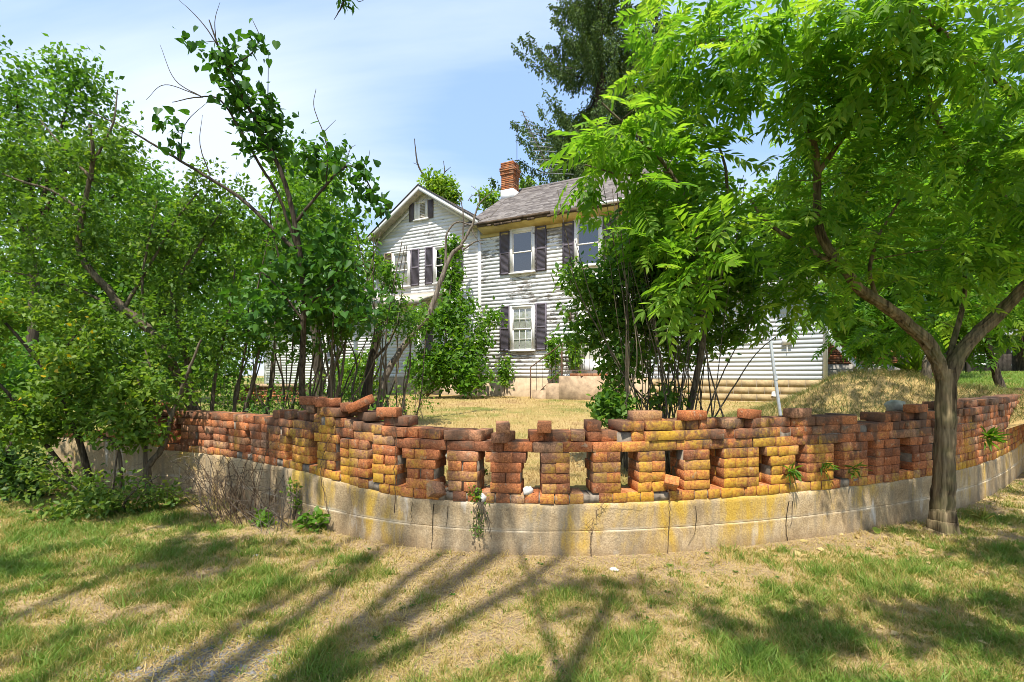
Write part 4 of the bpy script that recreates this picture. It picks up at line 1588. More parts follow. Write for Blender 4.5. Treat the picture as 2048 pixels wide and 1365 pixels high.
def sample_crowns(crowns, g, gap=.0, gs=1.3):
    out = []
    for c, r, n in crowns:
        k = 0; tries = 0
        while k < n and tries < n * 8:
            tries += 1
            d = unit(g.normal(0, 1, 3))
            p = c + d * r * g.random() ** (1 / 2.4)
            if gap and fnoise(p[0] * gs + p[1] * .7 * gs, p[2] * gs + 9, 51, 3) < gap:
                continue
            out.append(p); k += 1
    return np.array(out)


def grow(skel, rad, cl, g, tmax=.012, sag=.06):
    sk = np.array(skel); rd = np.array(rad)
    d0 = np.array([np.min(np.linalg.norm(sk - c, axis=1)) for c in cl])
    cap = len(sk) + 3 * len(cl)
    SK = np.zeros((cap, 3)); RD = np.zeros(cap); n = len(sk)
    SK[:n] = sk; RD[:n] = rd
    tw = []
    for i in np.argsort(d0):
        c = cl[i]
        df = c - SK[:n]
        L = np.linalg.norm(df, axis=1)
        cost = L + .6 * np.maximum(0, -df[:, 2])
        j = int(np.argmin(cost))
        a = SK[j]; l = L[j]
        if l < 1e-3:
            continue
        mid = (a + c) / 2 + g.normal(0, .09 * l, 3) + np.array([0, 0, sag * l])
        t = np.linspace(0, 1, 5)[:, None]
        pts = (1 - t) ** 2 * a + 2 * t * (1 - t) * mid + t ** 2 * c
        r0 = min(RD[j] * .7, .003 + .010 * l, tmax)
        tw.append((pts, r0))
        for q, rr in ((2, r0 * .8), (3, r0 * .7), (4, r0 * .6)):
            SK[n] = pts[q]; RD[n] = rr; n += 1
    return tw


def ridge_tube(pts, rr, n, seed, root=False):
    L = np.concatenate([[0], np.cumsum(np.linalg.norm(np.diff(pts, axis=0), axis=1))])
    t = np.arange(0, L[-1], .014)
    p = np.stack([np.interp(t, L, pts[:, i]) for i in range(3)], 1); r = np.interp(t, L, rr)
    mb = MB().tube(p, r, n)
    V = mb.V[0].reshape(len(t), n, 3)
    a = np.arange(n) / n * 2 * np.pi
    X = np.cos(a)[None] * 5.2 + .35 * np.sin(t[:, None] * 9 + seed); Y = np.sin(a)[None] * 5.2 + t[:, None] * 1.7
    f = fnoise(X, Y, seed, 3)
    h = -np.clip(1 - np.abs(f - .5) * 6.0, 0, 1) * .012 + .006 * (f - .5)
    if root:
        h = h + .022 * np.exp(-t[:, None] / .12) * (.35 + .65 * np.cos(a[None] * 2.5 + 1.1) ** 2) + .03 * np.exp(-t[:, None] / .30) * (np.cos(a[None] * 2.5 + 1.1) ** 2)
    dr = unit(V - p[:, None])
    mb.V[0] = (V + dr * h[..., None]).reshape(-1, 3)
    return mb


def tree(name, label, cat, base, limbs, crowns, kind='ovate', mat='leaf_shrub', bark='bark_thin', per=16, size=(.05, .07), spread=.10, droop=.3, up_rand=.5, group=None, seed=1,
         n_obj=0, gap=0.0, gs=1.3, tone=(.45, .2), tmax=.012, dir_twig=.5, out_c=None, trunk_names=None, foliage='foliage', twig_n=3, from_t=.25, sides=8, flat=0.0):
    g = np.random.default_rng(seed)
    base = np.asarray(base, float)
    root = thing(name, label, cat, base, group)
    bm_ = M[bark] if isinstance(bark, str) else bark
    sk, rd = [], []
    stems = MB()
    for i, lm in enumerate(limbs):
        pts, r0, r1 = lm[0], lm[1], lm[2]
        nm = lm[3] if len(lm) > 3 else ('trunk' if i == 0 else 'limb')
        pts = spline([p if isinstance(p, np.ndarray) else P(*p) for p in pts], 7)
        rr = np.linspace(r0, r1, len(pts))
        if i == 0 and nm == 'trunk':
            rr = rr * (1 + .22 * np.exp(-np.arange(len(pts)) / 4.0))
        wob = g.normal(0, 1, (len(pts), 3)) * rr[:, None] * (.05 if sides > 10 else .14)
        wob[0] = 0
        pts = pts + wob
        if nm == 'stem':
            stems.tube(pts, rr, 5)
        else:
            (ridge_tube(pts, rr, sides, i + seed, i == 0) if sides > 10 and r0 > .05 else MB().tube(pts, rr, min(sides, 9))).build(nm, bm_, root, True, off=base)
        sk.append(pts[1:]); rd.append(rr[1:])
    if stems.n:
        stems.build('stem', bm_, root, True, kind='stuff', off=base)
    if not crowns:
        return root
    cl = sample_crowns(crowns, g, gap, gs)
    tw = grow(np.concatenate(sk), np.concatenate(rd), cl, g, tmax)
    tb = MB()
    for pts, r0 in tw:
        tb.tube(pts, np.linspace(r0, r0 * .35, 5), twig_n)
    tb.build('twig', bm_, root, kind='stuff', off=base)
    # leaves along the twigs
    TP = np.array([t[0] for t in tw]); n = len(TP)
    tt = g.uniform(from_t, 1.0, (n, per)) * 4
    tt[:, 0] = 4
    i0 = np.minimum(tt.astype(int), 3); f = (tt - i0)[..., None]
    ar = np.arange(n)[:, None]
    pos = TP[ar, i0] * (1 - f) + TP[ar, i0 + 1] * f
    td = unit(TP[ar, i0 + 1] - TP[ar, i0])
    pos = (pos + g.normal(0, spread, pos.shape)).reshape(-1, 3)
    rv = g.normal(0, 1, pos.shape)
    rv[:, 2] *= (1 - flat)
    d = dir_twig * td.reshape(-1, 3) + unit(rv) + np.array([0, 0, -droop])
    up = np.array([0, 0, 1.0]) + g.normal(0, up_rand, pos.shape)
    u, v, w = frames(d, up)
    N = len(pos)
    sz = g.uniform(size[0], size[1], N)
    tn = np.clip(g.normal(tone[0], tone[1], N) + .35 * (fnoise(pos[:, 0] * 1.1 + pos[:, 1], pos[:, 2] * 1.3, seed, 3) - .5), 0, 1)
    pick = g.integers(0, len(LT[kind]), N)
    asobj = np.zeros(N, bool)
    if n_obj:
        app = sz / np.maximum(pos[:, 1], .5)
        px = 1024 + FPX * pos[:, 0] / pos[:, 1]; py = HZ - FPX * (pos[:, 2] - CAMZ) / pos[:, 1]
        app = np.where((px > -20) & (px < 2068) & (py > -20), app, 0) * (1 + .0 * sz)
        asobj[np.argsort(-app)[:n_obj]] = True
        for q in np.nonzero(asobj)[0]:
            o = bpy.data.objects.new('leaf', leaf_mesh(kind, int(pick[q]), M[mat]))
            COL.objects.link(o)
            o.parent = root
            mm = np.eye(4)
            mm[:3, 0] = u[q] * sz[q]; mm[:3, 1] = v[q] * sz[q]; mm[:3, 2] = w[q] * sz[q]; mm[:3, 3] = pos[q] - base
            o.matrix_local = Matrix(mm.tolist())
    k = ~asobj
    fb_ = MB()
    bake(fb_, kind, pos[k], u[k], v[k], w[k], sz[k], tn[k], pick[k])
    if fb_.n:
        fb_.build(foliage, M[mat], root, kind='stuff', off=base)
    return root


# ------------------------------------------------------------------ the tree in front of the wall on the right
tb_ = np.array([(1885 - 1024) * 4.66 / FPX, 4.66, -.03])
tree('ash_leaved_tree', 'furrowed trunk forking low before the wall under a wide feathery green crown', 'tree', tb_,
     [([tb_, (1886, 1000, 4.66), (1889, 900, 4.66), (1892, 800, 4.66), (1893, 738, 4.66)], 0.086, .077),
      ([(1892, 765, 4.66), (1862, 695, 4.62), (1820, 652, 4.58), (1770, 612, 4.52), (1720, 580, 4.46), (1690, 540, 4.4), (1652, 490, 4.36), (1636, 440, 4.34), (1634, 350, 4.3), (1628, 290, 4.25), (1602, 230, 4.2), (1612, 150, 4.1), (1640, 60, 3.9)], .064, .016),
      ([(1893, 765, 4.66), (1930, 695, 4.64), (1990, 635, 4.6), (2050, 575, 4.5), (2120, 505, 4.4), (2170, 400, 4.3), (2190, 250, 4.1), (2170, 80, 3.9)], .066, .026),
      ([(1894, 745, 4.68), (1908, 680, 4.75), (1926, 610, 4.8), (1930, 550, 4.8), (1920, 480, 4.8)], .03, .012),
      ([(1690, 540, 4.4), (1620, 500, 4.5), (1540, 450, 4.6), (1500, 400, 4.7)], .026, .01),
      ([(1634, 350, 4.3), (1690, 270, 4.2), (1750, 180, 4.0), (1790, 90, 3.8)], .024, .01),
      ([(2100, 520, 4.42), (2020, 410, 4.35), (1930, 320, 4.2), (1870, 230, 4.0), (1840, 130, 3.7)], .034, .012),
      ([(2175, 350, 4.25), (2080, 240, 4.0), (1980, 150, 3.8), (1880, 60, 3.5), (1800, 10, 3.3)], .034, .01),
      ([(1612, 170, 4.1), (1540, 110, 4.1), (1460, 80, 4.2), (1390, 90, 4.4)], .018, .008),
      ([(2190, 250, 4.1), np.array([4.9, 4.6, 4.8]), np.array([4.8, 5.2, 6.2]), np.array([4.9, 5.4, 7.0])], .03, .012),
      ([(1640, 60, 3.9), np.array([2.6, 3.4, 4.4]), np.array([3.2, 3.0, 5.0])], .018, .01),
      ([(1755, 603, 4.5), (1740, 540, 4.4), (1760, 470, 4.3), (1800, 400, 4.2)], .02, .009)],
     [Cp(1560, 90, 3.9, 140, 90, .6, 40), Cp(1700, 70, 3.6, 140, 90, .6, 40), Cp(1850, 110, 3.6, 140, 110, .7, 44), Cp(1985, 150, 3.9, 110, 140, .7, 40), Cp(1610, 250, 4.3, 90, 90, .5, 22),
      Cp(1750, 300, 4.3, 130, 110, .6, 38), Cp(1900, 340, 4.2, 130, 120, .6, 38), Cp(2010, 370, 4.2, 90, 130, .6, 26), Cp(1690, 450, 4.4, 130, 80, .6, 33), Cp(1850, 520, 4.5, 140, 70, .6, 31),
      Cp(1620, 560, 4.6, 110, 50, .5, 22), Cp(1330, 50, 4.8, 60, 60, .4, 14), Cp(1310, 150, 4.9, 45, 50, .3, 10), Cp(1745, 668, 5.4, 50, 25, .3, 8), Cp(1990, 500, 4.5, 80, 70, .5, 19), Cp(1440, 70, 4.3, 90, 80, .5, 22), Cp(1370, 120, 4.6, 70, 90, .4, 15), Cp(1830, 630, 4.9, 80, 35, .4, 8), Cp(1560, 430, 4.7, 60, 70, .5, 14), Cp(1540, 610, 4.8, 60, 40, .3, 10),
      Cp(1710, 180, 3.9, 130, 70, .5, 26), Cp(2120, 300, 4.2, 80, 200, .8, 35), Cp(1480, 170, 4.5, 60, 40, .3, 7), Cp(1930, 620, 5.2, 90, 40, .5, 12), Cp(2040, 600, 4.8, 60, 40, .4, 8), Cw(3.7, 2.6, 5.0, 1.5, .5, .4, 73), Cw(5.2, 5.2, 6.7, 1.7, .9, .7, 70), Cw(5.4, 3.7, 5.6, .9, .6, .6, 31)],  # last three clusters, above the view, added to shade wall and mound
     'compound', 'leaf_big', 'bark', per=3, size=(.18, .34), spread=.05, droop=.25, up_rand=.35, seed=21, n_obj=300, tone=(.6, .22), dir_twig=.7, sides=44, flat=.7, tmax=.014)

# ------------------------------------------------------------------ feathery sapling in the middle
sb = np.array([1.75, 5.35, .47])
tree('feathery_sapling', 'tall sapling with long bright feathered leaves rising through the dense thicket', 'tree', sb,
     [([sb, (1400, 720, 5.1), (1405, 600, 4.9), (1388, 450, 4.7), (1341, 345, 4.6), (1270, 270, 4.5), (1203, 206, 4.4)], .035, .008),
      ([(1405, 600, 4.9), (1440, 480, 4.7), (1455, 380, 4.6), (1440, 300, 4.6), (1400, 240, 4.6)], .022, .007),
      ([(1341, 345, 4.6), (1250, 350, 4.5), (1170, 330, 4.5)], .012, .006),
      ([(1400, 680, 5.0), (1430, 600, 4.6), (1450, 520, 4.3)], .014, .006)],
     [Cp(1225, 285, 4.5, 60, 55, .35, 13), Cp(1290, 250, 4.5, 70, 50, .35, 11), Cp(1195, 345, 4.5, 35, 50, .3, 6), Cp(1385, 320, 4.6, 70, 60, .4, 14), Cp(1330, 390, 4.5, 110, 50, .4, 14),
      Cp(1430, 470, 4.3, 70, 50, .35, 10), Cp(1400, 560, 4.2, 80, 50, .35, 7), Cp(1320, 450, 4.5, 60, 45, .35, 5), Cp(1340, 520, 4.3, 70, 40, .3, 6), Cp(1430, 200, 4.7, 50, 40, .3, 5), Cp(1350, 220, 4.8, 60, 40, .3, 5)],
     'compound', 'leaf_big', 'bark_thin', per=3, size=(.26, .42), spread=.05, droop=.3, up_rand=.35, seed=8, n_obj=260, tone=(.66, .2), dir_twig=.7, flat=.5)

# ------------------------------------------------------------------ dense thicket of canes
g7 = np.random.default_rng(70)
canes = []
for k in range(52):
    bx = g7.uniform(.95, 2.15); by = g7.uniform(4.75, 5.6)
    b0 = np.array([bx, by, .45])
    tp = P(1310 + (bx - 1.5) * 210 + g7.normal(0, 55), g7.uniform(330, 620), by + g7.normal(0, .2))
    md = b0 * .5 + tp * .5 + np.array([(bx - 1.5) * -.12 + g7.normal(0, .08), g7.normal(0, .08), .1])
    q = b0 * .8 + tp * .2 + g7.normal(0, .03, 3)
    canes.append(([b0, q, md, tp], g7.uniform(.006, .014), .003, 'stem'))
for (a, b, c, d) in (((1150, 480), (1190, 620), (1240, 740), (1330, 840)), ((1115, 380), (1135, 480), (1165, 600), (1300, 830)), ((1600, 640), (1520, 700), (1470, 770), (1420, 850)), ((1545, 560), (1480, 680), (1440, 760), (1405, 850))):
    canes.append(([P(*d, 5.0), P(*c, 4.95), P(*b, 4.9), P(*a, 4.9)], .009, .003, 'stem'))
tree('dense_thicket', 'dense thicket of upright canes with small dark leaves just behind the wall', 'shrub', (1.55, 5.2, .46), canes,
     [Cp(1290, 600, 5.4, 130, 90, .6, 320), Cp(1265, 490, 5.4, 75, 80, .5, 189), Cp(1390, 520, 5.4, 110, 110, .6, 280), Cp(1165, 650, 5.3, 55, 55, .3, 44), Cp(1165, 560, 5.3, 55, 40, .35, 60), Cp(1320, 690, 5.4, 130, 55, .5, 80), Cp(1245, 730, 5.2, 50, 60, .35, 40),
      Cp(1450, 650, 5.4, 55, 55, .35, 69), Cp(1225, 820, 5.0, 35, 40, .25, 60), Cp(1360, 400, 5.5, 110, 70, .6, 169), Cp(1480, 560, 5.3, 60, 60, .4, 69), Cp(1330, 800, 5.0, 90, 25, .3, 19), Cp(1250, 660, 5.3, 90, 60, .4, 80)],
     'ovate', 'leaf_far', 'bark_thin', per=15, size=(.05, .09), spread=.055, droop=.25, seed=9, tone=(.66, .26), gap=.34, gs=2.2, tmax=.006)

# ------------------------------------------------------------------ left: bent small tree with yellowing leaves
tree('bent_tree', 'small crooked tree with a bent dark trunk and yellowing green leaves', 'tree', P(410, 875, 6.9),
     [([(410, 880, 6.9), (372, 785, 6.8), (335, 715, 6.6), (306, 668, 6.5), (248, 617, 6.4), (206, 569, 6.3), (169, 527, 6.2), (158, 490, 6.2), (169, 411, 6.1), (185, 327, 6.0), (180, 250, 5.9)], .075, .018),
      ([(169, 430, 6.1), (110, 385, 6.0), (40, 362, 5.9), (-40, 330, 5.8)], .022, .008), ([(306, 668, 6.5), (200, 600, 6.3), (100, 562, 6.1), (0, 540, 6.0)], .022, .008),
      ([(185, 327, 6.0), (225, 250, 6.0), (235, 180, 6.0)], .018, .006), ([(248, 617, 6.4), (300, 530, 6.4), (345, 450, 6.5), (400, 380, 6.6)], .024, .008),
      ([(395, 850, 6.9), (372, 720, 6.8), (352, 625, 6.7), (345, 580, 6.7), (400, 490, 6.8), (445, 420, 6.9)], .045, .01), ([(290, 655, 6.4), (285, 560, 6.3), (300, 470, 6.3), (315, 400, 6.3)], .02, .007),
      ([(420, 870, 6.9), (430, 760, 6.9), (455, 640, 7.0), (470, 540, 7.0)], .03, .01), ([(185, 360, 6.0), (130, 300, 6.0), (80, 240, 6.0)], .02, .006)],
     [Cp(110, 400, 6.2, 150, 110, .8, 196), Cp(60, 520, 6.0, 130, 110, .8, 138), Cp(300, 470, 6.6, 160, 110, .8, 196), Cp(420, 540, 6.9, 110, 120, .7, 144), Cp(180, 640, 6.2, 190, 110, .8, 223), Cp(330, 720, 6.5, 140, 60, .6, 92),
      Cp(440, 670, 6.8, 80, 80, .6, 79), Cp(230, 330, 6.2, 110, 70, .6, 92), Cp(60, 300, 6.2, 80, 80, .6, 79), Cp(420, 400, 6.9, 90, 70, .6, 79)],
     'ovate', 'leaf_yellowish', 'bark_thin', per=15, size=(.03, .09), spread=.045, seed=14, tone=(.54, .24), gap=.41, gs=1.6)
tree('fork_stemmed_sapling', 'slender forked sapling growing against the wall with yellow green leaves', 'tree', P(294, 990, 5.95),
     [([(296, 995, 5.95), (297, 935, 5.95), (326, 893, 5.95), (342, 835, 5.95), (356, 797, 5.95), (377, 742, 5.9), (402, 680, 5.9)], .04, .012),
      ([(290, 985, 5.95), (291, 880, 5.9), (290, 820, 5.9), (276, 760, 5.85)], .03, .01), ([(242, 1000, 5.8), (236, 900, 5.8), (190, 868, 5.7), (140, 850, 5.7), (80, 845, 5.6)], .022, .008), ([(342, 835, 5.95), (310, 760, 5.9), (290, 700, 5.9)], .016, .007)],
     [Cp(245, 850, 5.7, 90, 50, .4, 75), Cp(290, 780, 5.9, 110, 60, .45, 90), Cp(150, 800, 5.7, 120, 70, .5, 105), Cp(90, 860, 5.6, 70, 40, .4, 36)],
     'ovate', 'leaf_yellowish', 'bark_thin', per=14, size=(.05, .095), spread=.045, seed=15, tone=(.62, .2), gap=.3)
tree('low_shrub', 'low spreading dark leaved shrub at the foot of the wall', 'shrub', (-4.15, 5.25, 0),
     [([np.array([-4.15, 5.25, 0]), (225, 990, 5.25), (235, 900, 5.2)], .02, .008, 'stem'), ([np.array([-4.15, 5.25, 0]), (170, 990, 5.2), (90, 935, 5.1)], .016, .006, 'stem'), ([np.array([-4.1, 5.25, 0]), (260, 990, 5.2), (320, 950, 5.3)], .016, .006, 'stem')],
     [Cp(205, 985, 5.2, 110, 45, .45, 52), Cp(110, 950, 5.2, 60, 40, .4, 24), Cp(290, 1000, 5.3, 70, 40, .35, 28), Cp(130, 1020, 5.0, 60, 25, .3, 19), Cp(330, 990, 5.5, 40, 30, .25, 16)],
     'ovate', 'leaf_shrub', 'bark_thin', per=17, size=(.035, .075), spread=.05, seed=16, tone=(.62, .22))
tree('drooping_shrub', 'broad yellow green shrub with arching dark branches at the picture edge', 'shrub', (-4.9, 5.9, .02),
     [([np.array([-4.9, 5.9, 0]), (150, 860, 5.7), (110, 770, 5.6), (50, 690, 5.5), (-10, 625, 5.4)], .035, .012), ([np.array([-5.0, 5.9, 0]), (60, 850, 5.5), (10, 780, 5.4), (-50, 730, 5.3)], .025, .01), ([(110, 770, 5.6), (130, 700, 5.6), (170, 650, 5.7)], .015, .007)],
     [Cp(70, 740, 5.5, 130, 80, .6, 216), Cp(30, 840, 5.4, 80, 60, .5, 90), Cp(20, 640, 5.5, 80, 60, .5, 108), Cp(150, 700, 5.7, 90, 60, .5, 108)],
     'ovate', 'leaf_yellowish', 'bark_dark', per=14, size=(.045, .075), spread=.045, seed=17, tone=(.5, .22), gap=.33)

# ------------------------------------------------------------------ heart leaved tree leaning left
hb_ = np.array([-2.85, 7.0, .5])
tree('heart_leaved_tree', 'leaning slender tree with large dark heart shaped leaves against the sky', 'tree', hb_,
     [([hb_, (604, 780, 6.8), (606, 680, 6.6), (606, 559, 6.4), (585, 422, 6.2), (559, 337, 6.1), (517, 253, 6.0), (475, 174, 5.9), (448, 121, 5.8), (432, 79, 5.7), (418, 40, 5.7)], .045, .006),
      ([(602, 520, 6.35), (560, 400, 6.2), (520, 330, 6.1), (480, 260, 6.0), (440, 200, 5.95), (395, 195, 5.9), (345, 205, 5.9)], .022, .004),
      ([(590, 500, 6.3), (485, 400, 6.3), (395, 343, 6.3), (316, 295, 6.3), (253, 258, 6.2), (174, 221, 6.2)], .026, .006),
      ([(588, 450, 6.25), (640, 385, 6.2), (690, 335, 6.2), (722, 345, 6.2), (748, 390, 6.2), (768, 428, 6.2)], .02, .004),
      ([(652, 372, 6.2), (655, 310, 6.2), (648, 270, 6.2), (628, 215, 6.2), (632, 178, 6.2)], .009, .003), ([(650, 262, 6.2), (672, 240, 6.2)], .004, .002),
      ([(440, 100, 5.75), (415, 60, 5.7), (385, 25, 5.7), (357, 0, 5.7)], .008, .002), ([(432, 85, 5.75), (430, 40, 5.7), (440, 5, 5.7)], .006, .002), ([(455, 135, 5.8), (500, 110, 5.8), (518, 75, 5.8), (505, 40, 5.8)], .009, .003),
      ([(405, 195, 5.9), (350, 160, 5.9), (320, 90, 5.9)], .007, .002), ([(400, 192, 5.9), (330, 170, 5.9), (292, 200, 5.9)], .006, .002), ([(420, 350, 6.25), (400, 290, 6.2), (405, 230, 6.2)], .008, .002),
      ([(535, 290, 6.05), (536, 180, 6.0), (537, 105, 6.0)], .008, .002), ([(360, 320, 6.25), (370, 250, 6.2), (420, 200, 6.2)], .008, .002), ([(690, 335, 6.2), (700, 300, 6.2), (712, 290, 6.2)], .006, .002), ([(715, 340, 6.2), (735, 320, 6.2), (740, 300, 6.2)], .006, .002), ([(560, 520, 6.4), (540, 430, 6.3), (560, 380, 6.3)], .012, .005),
      ([(604, 620, 6.5), (680, 560, 6.4), (740, 520, 6.3)], .018, .006), ([(604, 640, 6.5), (560, 580, 6.4), (520, 540, 6.4)], .016, .006)],
     [Cp(450, 140, 5.85, 40, 40, .2, 12), Cp(485, 205, 6.0, 45, 45, .25, 20), Cp(540, 225, 6.0, 40, 35, .2, 16), Cp(515, 265, 6.0, 50, 40, .25, 16), Cp(560, 290, 6.1, 40, 35, .2, 8), Cp(650, 320, 6.2, 55, 35, .25, 18), Cp(715, 370, 6.2, 35, 45, .2, 16),
      Cp(752, 410, 6.2, 18, 25, .1, 6), Cp(590, 590, 6.3, 100, 90, .5, 44), Cp(690, 560, 6.4, 80, 80, .45, 36), Cp(640, 470, 6.4, 80, 60, .4, 26), Cp(350, 260, 6.2, 50, 40, .2, 6), Cp(740, 620, 6.3, 60, 40, .4, 16), Cp(500, 90, 5.8, 20, 25, .1, 5), Cp(400, 105, 5.8, 25, 15, .1, 3), Cp(520, 600, 6.4, 60, 70, .4, 20)],
     'heart', 'leaf_heart', 'bark_dark', per=8, size=(.05, .125), spread=.08, droop=.7, seed=18, n_obj=300, tone=(.42, .22), tmax=.006)

# ------------------------------------------------------------------ thin stemmed thicket on the left behind the wall
g5 = np.random.default_rng(50)
canes = []
for k in range(46):
    bx = g5.uniform(-4.3, -1.6); by = g5.uniform(6.9, 9.2)
    b0 = np.array([bx, by, float(zt(bx, by)) - .03])
    h_ = g5.uniform(1.6, 3.4)
    tp = b0 + np.array([g5.normal(.25, .35), g5.normal(0, .25), h_])
    canes.append(([b0, b0 * .7 + tp * .3 + g5.normal(0, .06, 3), b0 * .4 + tp * .6 + g5.normal(0, .09, 3), tp], g5.uniform(.01, .034), .006, 'stem'))
tree('thin_stemmed_thicket', 'stand of thin bare stems under a leafy top before the white side wing', 'shrub', (-3, 7.8, .5), canes,
     [Cp(560, 600, 7.2, 90, 90, .7, 168), Cp(670, 520, 7.4, 80, 90, .7, 168), Cp(700, 625, 7.3, 85, 60, .6, 152), Cp(490, 630, 7.2, 70, 80, .6, 96), Cp(600, 700, 7.4, 120, 30, .5, 32), Cp(620, 420, 7.6, 80, 70, .6, 112), Cp(800, 640, 8.2, 60, 45, .5, 73), Cp(760, 560, 7.8, 35, 40, .4, 35), Cp(540, 480, 7.5, 70, 70, .5, 80)],
     'ovate', 'leaf_far', 'bark_thin', per=13, size=(.055, .10), spread=.055, seed=19, tone=(.5, .2), gap=.34, gs=1.6, tmax=.008)
# undergrowth of young plants along the top of the wall
for k, (px, py, D, w, lab) in enumerate(((350, 810, 7.4, .5, 'feathery undergrowth behind the wall by the bent trunk'), (430, 800, 8.0, .6, 'light green seedlings behind the wall just beyond the bent trunk'), (500, 805, 7.6, .5, 'grassy weeds behind the wall among the first thin stems'), (620, 800, 8.4, .6, 'fine leaved undergrowth deep among the thin stems'), (730, 800, 8.6, .5, 'leafy seedlings at the foot of the dead leaning tree'), (470, 770, 10.0, .8, 'tall weeds before the red brick stoop'), (590, 770, 10.5, .8, 'tall weeds before the white side wing'), (690, 765, 11.0, .8, 'tall weeds between the side wing and the gable'), (560, 825, 6.6, .5, 'low green seedlings sprouting at the feet of the thin stems'), (690, 790, 8.0, .35, 'leafy young plant between the thin stems and the stacked bricks'), (770, 830, 5.6, .3, 'spindly pale weeds standing on the wall beside the tilted bricks'), (820, 790, 9.5, .5, 'pale bushy weeds before the vine covered bush'))):
    b = P(px, py + 25, D); b[2] = float(zt(b[0], b[1]))
    st = []
    gg = np.random.default_rng(300 + k)
    for q in range(11):
        a = b + np.array([gg.uniform(-w, w) * .7, gg.uniform(-.2, .2), 0])
        st.append(([a, a + np.array([gg.normal(0, .06), 0, .22]), a + np.array([gg.normal(0, .14), 0, gg.uniform(.35, .75) + w * .35])], .006, .002, 'stem'))
    tree('weed_clump', lab, 'weeds', b, st, [Cw(b[0], b[1], b[2] + .32 + w * .15, w, .3, .28 + w * .2, 52)], 'ovate', 'leaf_bright' if k % 2 else 'leaf_far', 'bark_thin', per=8, size=(.035, .075), spread=.05, seed=400 + k, tone=(.5, .2), tmax=.003)

# ------------------------------------------------------------------ dead leaning tree, creepers and bushes at the house
tree('dead_leaning_tree', 'bare dead tree leaning across the gable with crooked leafless branches', 'tree', P(752, 822, 8.7),
     [([(752, 826, 8.7), (774, 748, 8.8), (823, 670, 9.0), (858, 626, 9.2), (880, 565, 9.3), (902, 513, 9.4), (925, 490, 9.4)], .062, .034),
      ([(890, 545, 9.35), (892, 500, 9.4), (893, 470, 9.4), (906, 450, 9.4), (920, 444, 9.4), (945, 452, 9.4)], .026, .010), ([(922, 490, 9.4), (944, 452, 9.4), (950, 430, 9.4), (959, 408, 9.4), (984, 384, 9.4)], .028, .007),
      ([(926, 480, 9.4), (927, 440, 9.4), (924, 412, 9.4), (917, 386, 9.4)], .018, .005), ([(926, 500, 9.4), (951, 484, 9.4), (974, 480, 9.4)], .02, .006), ([(959, 408, 9.4), (957, 385, 9.4), (942, 372, 9.4)], .008, .004), ([(936, 402, 9.4), (944, 392, 9.4), (960, 388, 9.4)], .008, .003),
      ([(942, 455, 9.4), (948, 470, 9.4), (962, 490, 9.4)], .014, .005), ([(984, 384, 9.4), (979, 370, 9.4)], .005, .002), ([(984, 384, 9.4), (990, 382, 9.4)], .005, .002), ([(962, 440, 9.4), (985, 430, 9.4), (1010, 400, 9.4)], .006, .002)],
     None, bark='bark_dead', seed=61)
tree('bare_tree', 'dark bare trunk leaning beside the dead tree with a rough broken top', 'tree', P(728, 815, 8.2),
     [([(728, 818, 8.2), (742, 730, 8.2), (756, 670, 8.3), (766, 630, 8.3), (790, 600, 8.4)], .07, .03), ([(745, 720, 8.2), (775, 690, 8.2), (800, 640, 8.2)], .03, .01)], None, bark='bark_dark', seed=62)
vb = np.array(hw(-3.2, -1.4, .66))
tree('vine_bush', 'tall mound of bright vines heaped against the gable corner', 'bush', vb,
     [([vb, (885, 720, 16.6), (895, 620, 17.0), (905, 540, 17.7), (905, 480, 18.0)], .05, .012, 'stem'), ([vb, (920, 740, 16.4), (950, 680, 16.6)], .03, .01, 'stem'), ([vb, (850, 730, 16.4), (830, 650, 16.4)], .03, .01, 'stem')],
     [Cp(900, 715, 16.5, 65, 55, 1.0, 105), Cp(940, 755, 16.3, 45, 30, .7, 50), Cp(860, 745, 16.4, 50, 40, .8, 60), Cp(905, 635, 17.0, 36, 45, .6, 60), Cp(955, 685, 17.0, 25, 35, .4, 26), Cp(905, 560, 17.7, 18, 50, .22, 45), Cp(905, 498, 18.0, 15, 28, .15, 22), Cp(985, 640, 17.2, 35, 18, .25, 14), Cp(850, 640, 16.2, 40, 30, .6, 36), Cp(940, 610, 17.6, 14, 20, .2, 8)],
     'ovate', 'leaf_bright', 'bark_thin', per=15, size=(.13, .23), spread=.14, droop=.5, seed=63, tone=(.42, .22), tmax=.01)
for k, (px, py, D, rx, ry, n, lab) in enumerate(((1010, 745, 17.0, 14, 32, 34, 'small upright creeper below the ground floor window'), (1106, 715, 16.9, 13, 45, 40, 'creeper climbing the boards behind the iron handrail'), (1148, 705, 16.7, 11, 45, 36, 'narrow creeper on the boards just beside the white door'), (748, 515, 20.9, 14, 50, 44, 'creeper climbing the far corner of the gable wall'))):
    b = P(px, 790 if D < 20 else 640, D)
    tree('creeper', lab, 'creeper', b, [([b, P(px - 3, py + ry * .3, D), P(px + 2, py - ry, D)], .02, .008, 'stem')], [Cp(px, py, D, rx, ry, .12, n)], 'ovate', 'leaf_bright', 'bark_thin', per=12, size=(.10, .18), spread=.09, droop=.6, seed=80 + k, tone=(.5, .2), tmax=.006, group='creepers on the house')

